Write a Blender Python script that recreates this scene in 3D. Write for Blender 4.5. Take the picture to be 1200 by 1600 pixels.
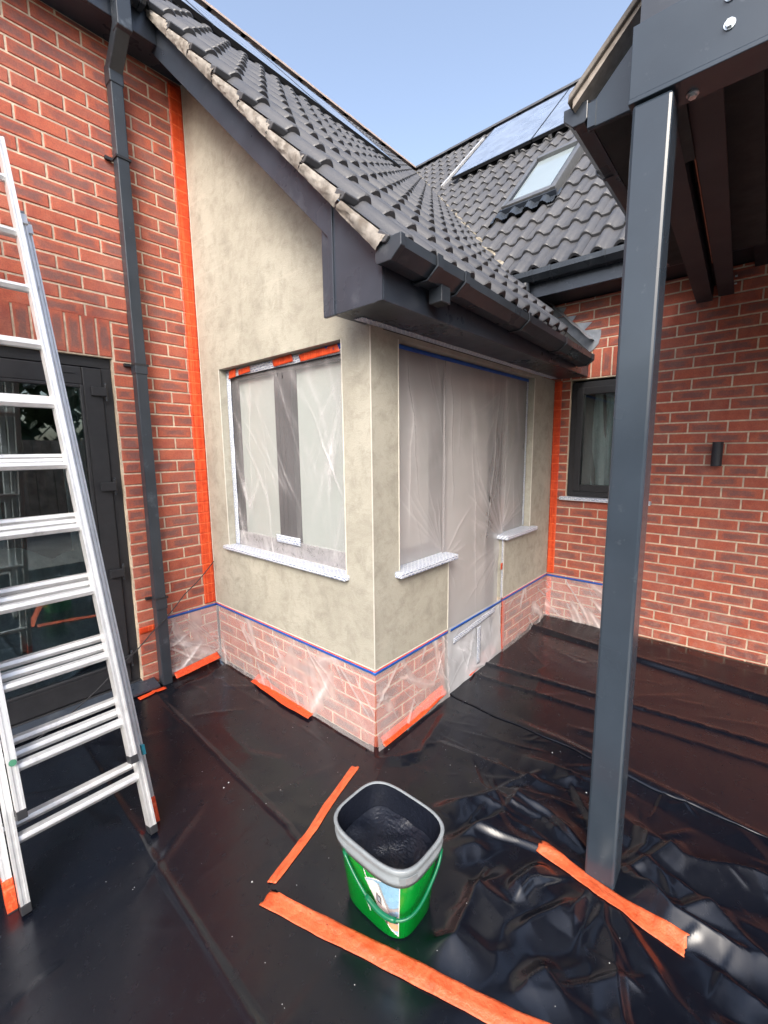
import bpy, bmesh, math, random
import numpy as np
from mathutils import Vector, Matrix
random.seed(7); RNG = np.random.RandomState(5)
for o in list(bpy.data.objects): bpy.data.objects.remove(o, do_unlink=True)
S = bpy.context.scene; COL = S.collection
# ------------------------------------------------------------------ camera, sky, sun, exposure
F_PX = 681.129
CAM_LOC = Vector((-1.52104627, -1.40492175, 1.56258770))
CAM_ROT = (1.42689695, 0.01080281, -0.85296282)
cam = bpy.data.objects.new('camera', bpy.data.cameras.new('camera')); COL.objects.link(cam)
cam.location = CAM_LOC; cam.rotation_euler = CAM_ROT
cam.data.sensor_fit = 'VERTICAL'; cam.data.sensor_height = 36.0
cam.data.lens = F_PX / 1600 * 36; cam.data.clip_start = 0.02; cam.data.clip_end = 800
S.camera = cam
SUN_EL, SUN_AZ = math.radians(38), math.radians(-146)      # azimuth from +X towards +Y
w = bpy.data.worlds.new('World'); S.world = w; w.use_nodes = True
nt = w.node_tree; nt.nodes.clear()
sky = nt.nodes.new('ShaderNodeTexSky'); sky.sky_type = 'NISHITA'; sky.sun_disc = False
sky.sun_elevation = SUN_EL; sky.sun_rotation = math.radians(90) - SUN_AZ
sky.air_density = 1.0; sky.dust_density = 4.0; sky.ozone_density = 1.0; sky.altitude = 50
hs = nt.nodes.new('ShaderNodeHueSaturation'); hs.inputs['Saturation'].default_value = 0.85
bg = nt.nodes.new('ShaderNodeBackground'); bg.inputs['Strength'].default_value = 0.15
wo = nt.nodes.new('ShaderNodeOutputWorld')
nt.links.new(sky.outputs[0], hs.inputs['Color']); nt.links.new(hs.outputs[0], bg.inputs[0]); nt.links.new(bg.outputs[0], wo.inputs[0])
sd = bpy.data.lights.new('sun', 'SUN'); sd.energy = 1.15; sd.angle = math.radians(35); sd.color = (1.0, .96, .90)
so = bpy.data.objects.new('sun', sd); COL.objects.link(so)
sv = Vector((math.cos(SUN_EL)*math.cos(SUN_AZ), math.cos(SUN_EL)*math.sin(SUN_AZ), math.sin(SUN_EL)))
so.rotation_euler = sv.to_track_quat('Z', 'Y').to_euler(); so.location = (20, 0, 12)
S.view_settings.view_transform = 'Standard'; S.view_settings.look = 'None'
S.view_settings.gamma = 1.0; S.view_settings.use_curve_mapping = False
S.view_settings.exposure = 1.36

CR = cam.rotation_euler.to_matrix()
def project(P):
    q = CR.transposed() @ (Vector(P) - CAM_LOC)
    if q.z > -0.05: return None
    return (600 + F_PX*q.x/-q.z, 800 - F_PX*q.y/-q.z, -q.z)
def rank_key(P):
    u = project(P)
    d = (Vector(P) - CAM_LOC).length
    if u is None: return 1000 + d
    if -25 < u[0] < 1225 and -25 < u[1] < 1625: return d
    return 1000 + d

# ------------------------------------------------------------------ helpers
def link(o, parent=None):
    COL.objects.link(o)
    if parent is not None:
        o.parent = parent
    return o
def wloc(o):
    v = Vector((0, 0, 0))
    while o is not None:
        v += Vector(o.location); o = o.parent
    return v
def thing(name, label, cat, loc=(0, 0, 0), group=None, kind=None):
    o = bpy.data.objects.new(name, None); COL.objects.link(o); o.location = loc
    o.empty_display_size = .1
    if label: o['label'] = label
    if cat: o['category'] = cat
    if group: o['group'] = group
    if kind: o['kind'] = kind
    return o
class MB:
    """collects world-space geometry, builds ONE mesh object"""
    def __init__(s): s.v = []; s.f = []
    def add(s, vs, fs):
        b = len(s.v); s.v += [tuple(x) for x in vs]; s.f += [tuple(i + b for i in f) for f in fs]; return s
    def box(s, x0, x1, y0, y1, z0, z1):
        x0, x1 = sorted((x0, x1)); y0, y1 = sorted((y0, y1)); z0, z1 = sorted((z0, z1))
        return s.add([(x0,y0,z0),(x1,y0,z0),(x1,y1,z0),(x0,y1,z0),(x0,y0,z1),(x1,y0,z1),(x1,y1,z1),(x0,y1,z1)],
              [(0,3,2,1),(4,5,6,7),(0,1,5,4),(1,2,6,5),(2,3,7,6),(3,0,4,7)])
    def prism(s, poly, axis, a, b):
        """extrude 2D poly (in the other two axes, order x,y,z without axis) from a to b"""
        def mk(p, t):
            l = list(p); l.insert(axis, t); return tuple(l)
        n = len(poly)
        return s.add([mk(p, a) for p in poly] + [mk(p, b) for p in poly],
              [tuple(range(n-1, -1, -1)), tuple(range(n, 2*n))] + [(i, (i+1) % n, n+(i+1) % n, n+i) for i in range(n)])
    def bar(s, p, q, w, h, up=(0, 0, 1)):
        p, q = Vector(p), Vector(q); d = (q-p).normalized(); u = Vector(up)
        sd = d.cross(u).normalized(); u = sd.cross(d).normalized()
        c = []
        for P in (p, q):
            for a, b in ((-1,-1),(1,-1),(1,1),(-1,1)): c.append(P + sd*a*w/2 + u*b*h/2)
        return s.add(c, [(0,1,2,3),(7,6,5,4),(0,4,5,1),(1,5,6,2),(2,6,7,3),(3,7,4,0)])
    def tube(s, pts, r, n=8, cap=True):
        pts = [Vector(p) for p in pts]; rings = []
        for i, P in enumerate(pts):
            d = (pts[min(i+1, len(pts)-1)] - pts[max(i-1, 0)]).normalized()
            a = Vector((0, 0, 1)) if abs(d.z) < .9 else Vector((1, 0, 0))
            x = d.cross(a).normalized(); y = x.cross(d).normalized()
            rr = r[i] if isinstance(r, (list, tuple)) else r
            rings.append([P + (x*math.cos(2*math.pi*k/n) + y*math.sin(2*math.pi*k/n))*rr for k in range(n)])
        vs = [v for R in rings for v in R]; fs = []
        for i in range(len(pts)-1):
            for k in range(n): fs.append((i*n+k, i*n+(k+1) % n, (i+1)*n+(k+1) % n, (i+1)*n+k))
        if cap: fs += [tuple(range(n-1, -1, -1)), tuple(range((len(pts)-1)*n, len(pts)*n))]
        return s.add(vs, fs)
    def mesh(s, name, m, smooth=False, origin=(0, 0, 0)):
        o = Vector(origin)
        me = bpy.data.meshes.new(name); me.from_pydata([tuple(Vector(v)-o) for v in s.v], [], s.f)
        bm = bmesh.new(); bm.from_mesh(me); bmesh.ops.recalc_face_normals(bm, faces=bm.faces); bm.to_mesh(me); bm.free()
        if m: me.materials.append(m)
        if smooth: me.polygons.foreach_set('use_smooth', [True]*len(me.polygons))
        return me
    def build(s, name, m, parent=None, smooth=False, bevel=0, label=None, cat=None, group=None, kind=None, origin=None):
        base = wloc(parent) if parent else Vector((0, 0, 0))
        if origin is None:
            vs = np.array(s.v); c = (vs.min(0)+vs.max(0))/2; origin = Vector((c[0], c[1], vs[:, 2].min()))
        me = s.mesh(name, m, smooth, origin)
        o = bpy.data.objects.new(name, me); link(o, parent); o.location = Vector(origin) - base
        if bevel:
            md = o.modifiers.new('b', 'BEVEL'); md.width = bevel; md.segments = 2; md.limit_method = 'ANGLE'; md.angle_limit = .7
        for k, v in (('label', label), ('category', cat), ('group', group), ('kind', kind)):
            if v: o[k] = v
        return o
def grid_obj(name, P, m, parent=None, mask=None, smooth=True, thick=0, **kw):
    """P: (nu,nv,3) world points"""
    nu, nv = P.shape[:2]; base = wloc(parent) if parent else Vector((0, 0, 0))
    V = P.reshape(-1, 3); org = V.mean(0); org[2] = V[:, 2].min()
    i = np.arange(nu*nv).reshape(nu, nv)
    Fq = np.stack([i[:-1, :-1], i[1:, :-1], i[1:, 1:], i[:-1, 1:]], -1).reshape(-1, 4)
    if mask is not None:
        Fq = Fq[mask[:-1, :-1].reshape(-1) & mask[1:, 1:].reshape(-1)]
        used = np.unique(Fq); remap = -np.ones(nu*nv, int); remap[used] = np.arange(len(used)); V = V[used]; Fq = remap[Fq]
    me = bpy.data.meshes.new(name)
    me.vertices.add(len(V)); me.vertices.foreach_set('co', (V-org).astype(np.float32).ravel())
    me.loops.add(len(Fq)*4); me.loops.foreach_set('vertex_index', Fq.ravel().astype(np.int32))
    me.polygons.add(len(Fq)); me.polygons.foreach_set('loop_start', (np.arange(len(Fq))*4).astype(np.int32))
    me.polygons.foreach_set('loop_total', np.full(len(Fq), 4, np.int32))
    me.update(calc_edges=True)
    if smooth: me.polygons.foreach_set('use_smooth', [True]*len(me.polygons))
    me.materials.append(m)
    o = bpy.data.objects.new(name, me); link(o, parent); o.location = Vector(org) - base
    if thick:
        md = o.modifiers.new('s', 'SOLIDIFY'); md.thickness = thick; md.offset = 0
    for k, v in kw.items():
        if v: o['category' if k == 'cat' else k] = v
    return o

# ------------------------------------------------------------------ materials
def newmat(name):
    m = bpy.data.materials.new(name); m.use_nodes = True
    return m, m.node_tree, m.node_tree.nodes['Principled BSDF']
def N(t, kind, **kw):
    n = t.nodes.new(kind)
    for k, v in kw.items():
        if k in n.inputs.keys(): n.inputs[k].default_value = v
        else: setattr(n, k, v)
    return n
def ramp(t, src, stops):
    r = t.nodes.new('ShaderNodeValToRGB'); e = r.color_ramp.elements
    while len(e) < len(stops): e.new(.5)
    for el, (p, c) in zip(e, stops):
        el.position = p; el.color = (c, c, c, 1) if not isinstance(c, (tuple, list)) else (*c, 1)
    t.links.new(src, r.inputs[0]); return r
def mixc(t, f, a, b, mode='MIX'):
    m = t.nodes.new('ShaderNodeMix'); m.data_type = 'RGBA'; m.blend_type = mode
    for s, i in ((f, 0), (a, 6), (b, 7)):
        if hasattr(s, 'is_linked') or isinstance(s, bpy.types.NodeSocket): t.links.new(s, m.inputs[i])
        else: m.inputs[i].default_value = s if i == 0 else (*s, 1)
    return m.outputs[2]
def mth(t, op, a, b=None, c=None, clamp=False):
    m = t.nodes.new('ShaderNodeMath'); m.operation = op; m.use_clamp = clamp
    for i, s in enumerate((a, b, c)):
        if s is None: continue
        if isinstance(s, bpy.types.NodeSocket): t.links.new(s, m.inputs[i])
        else: m.inputs[i].default_value = s
    return m.outputs[0]
def noise(t, vec, scale, detail=4, rough=.55, dist=0, stretch=None):
    n = t.nodes.new('ShaderNodeTexNoise'); n.inputs['Scale'].default_value = scale; n.inputs['Detail'].default_value = detail
    n.inputs['Roughness'].default_value = rough; n.inputs['Distortion'].default_value = dist
    if stretch:
        mp = t.nodes.new('ShaderNodeMapping'); mp.inputs['Scale'].default_value = stretch
        if 'ROT' in stretch[3:]: pass
        t.links.new(vec, mp.inputs[0]); vec = mp.outputs[0]
    t.links.new(vec, n.inputs['Vector']); return n.outputs[0]
def bump(t, b, h, strength=.3, dist=.01):
    n = t.nodes.new('ShaderNodeBump'); n.inputs['Strength'].default_value = strength; n.inputs['Distance'].default_value = dist
    t.links.new(h, n.inputs['Height']); t.links.new(n.outputs[0], b.inputs['Normal']); return n
def gpos(t): return t.nodes.new('ShaderNodeNewGeometry').outputs['Position']
def simple(name, col, rough=.5, metal=0, var=.12, scale=30, bmp=.08, spec=.5, spots=None, dirt=None):
    m, t, b = newmat(name); g = gpos(t)
    n = noise(t, g, scale, 5)
    lo = tuple(c*(1-var) for c in col); hi = tuple(min(1, c*(1+var)) for c in col)
    c = mixc(t, ramp(t, n, [(.35, 0.), (.65, 1.)]).outputs[0], lo, hi)
    if dirt:
        n2 = noise(t, g, dirt[1], 6, .65)
        c = mixc(t, ramp(t, n2, [(dirt[2], 0.), (dirt[2]+.12, dirt[3])]).outputs[0], c, dirt[0])
    t.links.new(c, b.inputs['Base Color'])
    r = ramp(t, noise(t, g, scale*.4, 4), [(.3, max(0, rough-.08)), (.7, min(1, rough+.1))])
    t.links.new(r.outputs[0], b.inputs['Roughness'])
    b.inputs['Metallic'].default_value = metal; b.inputs['Specular IOR Level'].default_value = spec
    if bmp: bump(t, b, noise(t, g, scale*4, 4), bmp, .002)
    return m
def brick_mat():
    m, t, b = newmat('red_brick')
    tc = t.nodes.new('ShaderNodeTexCoord'); oi = t.nodes.new('ShaderNodeObjectInfo'); g = gpos(t)
    rnd = oi.outputs['Random']
    n1 = noise(t, g, 14, 5, .6); n2 = noise(t, g, 60, 5, .7); n3 = noise(t, g, 4, 2)
    base = mixc(t, rnd, (.45, .102, .058), (.32, .066, .044))
    base = mixc(t, ramp(t, n1, [(.35, 0.), (.7, .8)]).outputs[0], base, (.54, .145, .078))
    # smoky blue-grey heart of the brick face, in the brick's own coordinates
    sp = t.nodes.new('ShaderNodeSeparateXYZ'); t.links.new(tc.outputs['Generated'], sp.inputs[0])
    dx = mth(t, 'ABSOLUTE', mth(t, 'SUBTRACT', sp.outputs[0], .5)); dz = mth(t, 'ABSOLUTE', mth(t, 'SUBTRACT', sp.outputs[2], .5))
    dd = mth(t, 'MAXIMUM', mth(t, 'MULTIPLY', dx, 1.0), mth(t, 'MULTIPLY', dz, 1.25))
    dd = mth(t, 'ADD', dd, mth(t, 'MULTIPLY', mth(t, 'SUBTRACT', n1, .5), .55))
    dd = mth(t, 'ADD', dd, mth(t, 'MULTIPLY', mth(t, 'SUBTRACT', n2, .5), .42))
    k = ramp(t, dd, [(.26, 1.), (.42, 0.)]).outputs[0]
    sel = mth(t, 'FRACT', mth(t, 'MULTIPLY', rnd, 17.31))
    amt = ramp(t, sel, [(.22, .0), (.5, .85)]).outputs[0]
    k = mth(t, 'MULTIPLY', mth(t, 'MULTIPLY', k, amt), ramp(t, n2, [(.25, .45), (.6, 1.)]).outputs[0])
    c = mixc(t, k, base, (.16, .085, .082))
    c = mixc(t, ramp(t, n2, [(.66, 0.), (.78, .45)]).outputs[0], c, (.62, .3, .22))
    c = mixc(t, ramp(t, n3, [(.45, 0.), (.75, .25)]).outputs[0], c, (.3, .2, .17))
    n5 = noise(t, g, 130, 4, .8); c = mixc(t, ramp(t, n5, [(.3, .55), (.55, 0.)]).outputs[0], c, (.13, .05, .045))
    # pale splashes left by the mason low on the wall
    sz = t.nodes.new('ShaderNodeSeparateXYZ'); t.links.new(g, sz.inputs[0])
    n6 = noise(t, g, 9, 6, .75, .6); low = ramp(t, sz.outputs[2], [(.0, .75), (.9, .12)]).outputs[0]
    c = mixc(t, mth(t, 'MULTIPLY', ramp(t, n6, [(.5, 0.), (.7, .7)]).outputs[0], low), c, (.50, .34, .29))
    t.links.new(c, b.inputs['Base Color']); b.inputs['Roughness'].default_value = .82
    bump(t, b, n2, .55, .004)
    return m
def mortar_mat():
    return simple('mortar', (.60, .50, .38), .95, var=.18, scale=40, bmp=.5, dirt=((.36, .3, .25), 3, .5, .6))
def render_mat():
    m, t, b = newmat('sand_cement_render'); g = gpos(t)
    n1 = noise(t, g, 2.2, 6, .6, .6); n2 = noise(t, g, 9, 7, .75, .35); n3 = noise(t, g, 140, 5, .75)
    st = t.nodes.new('ShaderNodeMapping'); st.inputs['Rotation'].default_value = (.9, .8, .7); st.inputs['Scale'].default_value = (7, 7, 14)
    t.links.new(g, st.inputs[0]); n4 = noise(t, st.outputs[0], 1.3, 6, .7, .5)
    c = mixc(t, ramp(t, n1, [(.35, 0.), (.65, 1.)]).outputs[0], (.355, .34, .285), (.445, .43, .365))
    c = mixc(t, ramp(t, n2, [(.46, 0.), (.66, .7)]).outputs[0], c, (.265, .252, .208))
    c = mixc(t, ramp(t, n4, [(.56, 0.), (.66, .3)]).outputs[0], c, (.27, .25, .21))
    c = mixc(t, ramp(t, n3, [(.3, .35), (.5, 0.)]).outputs[0], c, (.27, .25, .2)); c = mixc(t, ramp(t, n3, [(.55, 0.), (.75, .4)]).outputs[0], c, (.48, .465, .41))
    # damp band just above the plinth and faint ghosts of the blockwork
    br = t.nodes.new('ShaderNodeTexBrick'); br.inputs['Scale'].default_value = 1.0
    br.inputs['Brick Width'].default_value = .45; br.inputs['Row Height'].default_value = .225; br.inputs['Mortar Size'].default_value = .012
    br.inputs['Mortar Smooth'].default_value = 1.0
    br.inputs['Color1'].default_value = (0, 0, 0, 1); br.inputs['Color2'].default_value = (0, 0, 0, 1); br.inputs['Mortar'].default_value = (1, 1, 1, 1)
    sp = t.nodes.new('ShaderNodeSeparateXYZ'); t.links.new(g, sp.inputs[0]); cb = t.nodes.new('ShaderNodeCombineXYZ')
    t.links.new(mth(t, 'ADD', sp.outputs[0], sp.outputs[1]), cb.inputs[0]); t.links.new(sp.outputs[2], cb.inputs[1]); t.links.new(cb.outputs[0], br.inputs['Vector'])
    gh = mth(t, 'MULTIPLY', mth(t, 'MULTIPLY', br.outputs['Color'], ramp(t, n1, [(.45, 0.), (.62, .38)]).outputs[0]), ramp(t, mth(t, 'MULTIPLY', sp.outputs[2], .25), [(.5, .0), (.62, 1.)]).outputs[0])
    c = mixc(t, gh, c, (.5, .47, .4))
    t.links.new(c, b.inputs['Base Color']); b.inputs['Roughness'].default_value = .9
    h = mth(t, 'ADD', mth(t, 'MULTIPLY', n4, 1.0), mth(t, 'MULTIPLY', n2, .8)); h = mth(t, 'ADD', h, mth(t, 'MULTIPLY', n3, .5))
    bump(t, b, h, .4, .008)
    return m
def film_mat(name, tint, base, wr, rough=.22, scale=3.0):
    """clear polythene masking film: mostly see-through, cloudy where it is doubled or creased"""
    m, t, b = newmat(name); out = t.nodes['Material Output']; g = gpos(t)
    b.inputs['Base Color'].default_value = (*tint, 1); b.inputs['Roughness'].default_value = rough; b.inputs['Specular IOR Level'].default_value = .6
    n2 = noise(t, g, scale*.7, 3, .5, .5); n3 = noise(t, g, scale*9, 4, .65, .6)
    at = t.nodes.new('ShaderNodeAttribute'); at.attribute_name = 'doubled'
    cl = ramp(t, n2, [(.3, base*.75), (.7, base*1.3)]).outputs[0]
    dn = mth(t, 'MULTIPLY', at.outputs['Fac'], ramp(t, n3, [(.3, wr*.55), (.65, wr*1.1)]).outputs[0])
    f = mth(t, 'ADD', cl, dn, clamp=True)
    tr = t.nodes.new('ShaderNodeBsdfTransparent'); mx = t.nodes.new('ShaderNodeMixShader')
    t.links.new(f, mx.inputs[0]); t.links.new(tr.outputs[0], mx.inputs[1]); t.links.new(b.outputs[0], mx.inputs[2]); t.links.new(mx.outputs[0], out.inputs[0])
    bump(t, b, mth(t, 'ADD', n2, mth(t, 'MULTIPLY', n3, .1)), .3, .01)
    return m
def orange_tape_mat(name='orange_tape', grid=True):
    m, t, b = newmat(name); g = gpos(t)
    n = noise(t, g, 24, 5, .6); c = mixc(t, ramp(t, n, [(.35, 0.), (.68, 1.)]).outputs[0], (.56, .042, .010), (.74, .085, .02))
    n2 = noise(t, g, 55, 4, .7)
    c = mixc(t, ramp(t, n2, [(.6, 0.), (.75, .5)]).outputs[0], c, (.85, .24, .10))
    # bed joints of the wall pressed through the tape, and lengthwise stretch lines
    sp = t.nodes.new('ShaderNodeSeparateXYZ'); t.links.new(g, sp.inputs[0])
    jz = mth(t, 'ABSOLUTE', mth(t, 'SUBTRACT', mth(t, 'FRACT', mth(t, 'MULTIPLY', sp.outputs[2], 1/.075)), .0)); jl = ramp(t, mth(t, 'PINGPONG', mth(t, 'MULTIPLY', sp.outputs[2], 1/.075), .5), [(.02, .55), (.09, 0.)]).outputs[0]
    st = noise(t, g, 1.0, 3, .6, 0, stretch=(110, 110, .8)); sl = ramp(t, st, [(.52, 0.), (.6, .4)]).outputs[0]
    c = mixc(t, mth(t, 'MAXIMUM', mth(t, 'MULTIPLY', jl, ramp(t, n, [(.35, .2), (.6, 1.)]).outputs[0]), sl), c, (.9, .20, .07))
    t.links.new(c, b.inputs['Base Color']); b.inputs['Roughness'].default_value = .38
    bump(t, b, mth(t, 'ADD', mth(t, 'ADD', n, n2), mth(t, 'MULTIPLY', jl, -1.2)), .6, .005)
    return m
def floor_tape_mat():
    m, t, b = newmat('orange_floor_tape'); g = gpos(t)
    n = noise(t, g, 18, 5, .65, .8); n2 = noise(t, g, 70, 4, .7)
    c = mixc(t, ramp(t, n, [(.35, 0.), (.65, 1.)]).outputs[0], (.55, .085, .025), (.78, .16, .06))
    c = mixc(t, ramp(t, n2, [(.58, 0.), (.74, .55)]).outputs[0], c, (.35, .09, .045))
    t.links.new(c, b.inputs['Base Color']); b.inputs['Roughness'].default_value = .42
    bump(t, b, mth(t, 'ADD', n, n2), .6, .006)
    return m
def printed_tape_mat(axis):
    """white airtightness tape with small blue print, scuffed; axis = long direction"""
    m, t, b = newmat('printed_tape_'+axis); g = gpos(t)
    sp = t.nodes.new('ShaderNodeSeparateXYZ'); t.links.new(g, sp.inputs[0]); cb = t.nodes.new('ShaderNodeCombineXYZ')
    X_, Y_, Z_ = sp.outputs
    lo, sh = {'x': (X_, mth(t, 'ADD', Y_, Z_)), 'y': (Y_, mth(t, 'ADD', X_, Z_)), 'z': (Z_, mth(t, 'ADD', X_, Y_))}[axis]
    w1 = noise(t, g, 14, 2); t.links.new(mth(t, 'ADD', lo, mth(t, 'MULTIPLY', w1, .02)), cb.inputs[0])
    t.links.new(mth(t, 'ADD', sh, mth(t, 'MULTIPLY', w1, .012)), cb.inputs[1])
    br = t.nodes.new('ShaderNodeTexBrick'); br.inputs['Scale'].default_value = 1
    br.inputs['Brick Width'].default_value = .034; br.inputs['Row Height'].default_value = .013; br.inputs['Mortar Size'].default_value = .0035; br.inputs['Bias'].default_value = -.2
    br.inputs['Color1'].default_value = (.05, .10, .30, 1); br.inputs['Color2'].default_value = (.22, .30, .46, 1); br.inputs['Mortar'].default_value = (.70, .74, .80, 1)
    t.links.new(cb.outputs[0], br.inputs['Vector'])
    n = noise(t, g, 120, 4, .7); n2 = noise(t, g, 26, 5, .7, .8)
    c = mixc(t, ramp(t, n, [(.42, 0.), (.6, .6)]).outputs[0], br.outputs[0], (.66, .7, .76))
    c = mixc(t, ramp(t, n2, [(.5, 0.), (.66, .75)]).outputs[0], c, (.58, .61, .65))
    t.links.new(c, b.inputs['Base Color']); b.inputs['Roughness'].default_value = .35
    bump(t, b, n2, .9, .012)
    return m
def sheet_mat():
    m, t, b = newmat('black_polythene'); g = gpos(t)
    n1 = noise(t, g, 5, 5, .6, .7); n2 = noise(t, g, 26, 6, .65, .5); n3 = noise(t, g, 160, 3, .5)
    dust = ramp(t, mth(t, 'ADD', mth(t, 'MULTIPLY', n1, .55), mth(t, 'MULTIPLY', n2, .45)), [(.54, 0.), (.72, .25)]).outputs[0]
    c = mixc(t, dust, (.0036, .0048, .0090), (.014, .018, .027))  # dust blotches, tinted blue to imitate a sky sheen
    c = mixc(t, ramp(t, n3, [(.74, 0.), (.79, .35)]).outputs[0], c, (.12, .12, .11))
    t.links.new(c, b.inputs['Base Color'])
    r = ramp(t, n2, [(.3, .2), (.7, .29)]); t.links.new(r.outputs[0], b.inputs['Roughness'])
    b.inputs['Specular IOR Level'].default_value = .75
    mp = t.nodes.new('ShaderNodeMapping'); mp.inputs['Scale'].default_value = (1.0, 2.6, 1); mp.inputs['Rotation'].default_value = (0, 0, .9)
    t.links.new(g, mp.inputs[0]); n4 = noise(t, mp.outputs[0], 4, 1, .4, .6)
    bump(t, b, n4, .12, .016)
    return m
def tile_mat():
    m, t, b = newmat('concrete_roof_tile'); g = gpos(t); oi = t.nodes.new('ShaderNodeObjectInfo')
    n1 = noise(t, g, 5, 5, .6); n2 = noise(t, g, 45, 5, .7); n3 = noise(t, g, 220, 2)
    c = mixc(t, oi.outputs['Random'], (.062, .065, .074), (.088, .09, .098))
    c = mixc(t, ramp(t, n1, [(.4, 0.), (.7, .6)]).outputs[0], c, (.105, .105, .108))
    c = mixc(t, ramp(t, n2, [(.55, 0.), (.75, .5)]).outputs[0], c, (.135, .133, .13))
    c = mixc(t, ramp(t, n3, [(.6, 0.), (.8, .5)]).outputs[0], c, (.035, .035, .04))
    t.links.new(c, b.inputs['Base Color']); b.inputs['Roughness'].default_value = .55
    b.inputs['Roughness'].default_value = .42; bump(t, b, mth(t, 'ADD', n2, mth(t, 'MULTIPLY', n3, .4)), .3, .004)
    return m
def glass_pane_mat(name, col, rough=.05, spec=.8):
    m, t, b = newmat(name); g = gpos(t)
    c = mixc(t, noise(t, g, 2.5, 3), tuple(x*.88 for x in col), tuple(x*1.1 for x in col))
    t.links.new(c, b.inputs['Base Color']); b.inputs['Roughness'].default_value = rough; b.inputs['Specular IOR Level'].default_value = spec
    b.inputs['Coat Weight'].default_value = .5; b.inputs['Coat Roughness'].default_value = .02
    return m
def clear_glass_mat():
    m, t, b = newmat('clear_glazing'); out = t.nodes['Material Output']
    tr = t.nodes.new('ShaderNodeBsdfTransparent'); tr.inputs[0].default_value = (.8, .86, .86, 1)
    gl = t.nodes.new('ShaderNodeBsdfGlossy'); gl.inputs['Roughness'].default_value = .015; gl.inputs[0].default_value = (.85, .95, .97, 1)
    fr = t.nodes.new('ShaderNodeFresnel'); fr.inputs[0].default_value = 2.3
    mx = t.nodes.new('ShaderNodeMixShader'); t.links.new(fr.outputs[0], mx.inputs[0]); t.links.new(tr.outputs[0], mx.inputs[1]); t.links.new(gl.outputs[0], mx.inputs[2])
    t.links.new(mx.outputs[0], out.inputs[0]); t.nodes.remove(b); return m
M = {}
M['brick'] = brick_mat(); M['mortar'] = mortar_mat(); M['render'] = render_mat(); M['sheet'] = sheet_mat(); M['tile'] = tile_mat()
M['anth'] = simple('anthracite_plastic', (.034, .043, .060), .3, var=.1, scale=8, bmp=.04, dirt=((.10, .115, .135), 9, .58, .35))
M['gutter'] = simple('gutter_plastic', (.035, .043, .055), .3, var=.12, scale=10, bmp=.03, dirt=((.10, .11, .12), 13, .58, .4))
M['pipe'] = simple('pipe_plastic', (.034, .042, .054), .34, var=.12, scale=6, bmp=.03, dirt=((.16, .19, .22), 8, .62, .5))
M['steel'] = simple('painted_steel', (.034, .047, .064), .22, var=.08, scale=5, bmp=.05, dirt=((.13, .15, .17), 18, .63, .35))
M['darksteel'] = simple('shaded_painted_steel', (.020, .022, .030), .5, var=.1, scale=6, bmp=.05)  # darker copy of the steel paint, underside shade put into the colour
M['frame'] = simple('window_frame_plastic', (.022, .023, .027), .42, var=.1, scale=30, bmp=.1)
M['alu'] = simple('weathered_aluminium', (.66, .67, .68), .4, metal=.5, var=.08, scale=25, bmp=.12, dirt=((.3, .3, .31), 14, .62, .6))
M['zinc'] = simple('zinc_bolt', (.6, .66, .7), .35, metal=.8, var=.15, scale=60)
M['orange'] = orange_tape_mat(); M['floortape'] = floor_tape_mat(); M['ptape'] = printed_tape_mat('y'); M['ptapex'] = printed_tape_mat('x'); M['ptapez'] = printed_tape_mat('z')
M['blue'] = simple('blue_tape', (.008, .09, .42), .45, var=.15, scale=25, bmp=.2)
M['bead'] = simple('render_bead', (.62, .6, .54), .6, var=.08, scale=30)
M['bedding'] = simple('verge_mortar', (.27, .25, .225), .95, var=.3, scale=18, bmp=.9, dirt=((.14, .12, .10), 14, .5, .85))
M['valleymortar'] = simple('valley_mortar', (.26, .23, .18), .95, var=.3, scale=14, bmp=.7, dirt=((.09, .08, .05), 8, .5, .8))
M['lead'] = simple('lead_flashing', (.27, .29, .32), .42, metal=.35, var=.2, scale=14, bmp=.3, dirt=((.38, .4, .42), 10, .56, .5))
M['film'] = film_mat('clear_film', (.80, .78, .80), .13, .8)
M['filmplinth'] = film_mat('plinth_film', (.82, .78, .78), .26, .85, scale=3.6)
M['filmdoor'] = film_mat('door_film', (.62, .61, .62), .48, .5, scale=1.6)
M['pane'] = glass_pane_mat('pale_reflection_pane', (.36, .40, .38), .25)  # pale tone paints in the reflection of film and curtain on the glass
M['paneb'] = glass_pane_mat('pale_pane', (.33, .34, .32), .3)
M['doorpanel'] = simple('door_leaf', (.36, .355, .34), .5, var=.06, scale=5)
M['glass'] = clear_glass_mat()
M['dark'] = simple('dark_interior', (.02, .022, .024), .8)
M['curtain'] = simple('pale_curtain', (.72, .78, .76), .8, var=.1)
M['green'] = simple('green_plastic', (.0, .29, .03), .22, var=.06, scale=8, bmp=.02, dirt=((.02, .12, .03), 30, .68, .4))
M['handle'] = simple('green_handle', (.0, .13, .055), .28, var=.1)
M['rim'] = simple('grey_rim', (.24, .27, .29), .35, var=.08, dirt=((.06, .07, .09), 26, .62, .8))
M['panel'] = simple('sky_tint_solar_glass', (.20, .25, .34), .3, var=.15, scale=6, bmp=.0, spec=.7)  # pale blue base carries the sky's reflection in the colour
M['pframe'] = simple('solar_frame', (.012, .013, .016), .35)
M['ridge'] = simple('ridge_tile', (.34, .27, .24), .8, var=.15)  # pale pink tone stands in for sunlight along the ridge
M['timber'] = simple('fence_timber', (.30, .25, .2), .8, var=.3, scale=7)
M['porch'] = simple('weathered_verge', (.17, .155, .14), .8, var=.2)
M['white'] = simple('white_print', (.75, .77, .76), .4, var=.04)
M['ground'] = simple('paving', (.2, .19, .18), .9, var=.2, scale=3)

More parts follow.
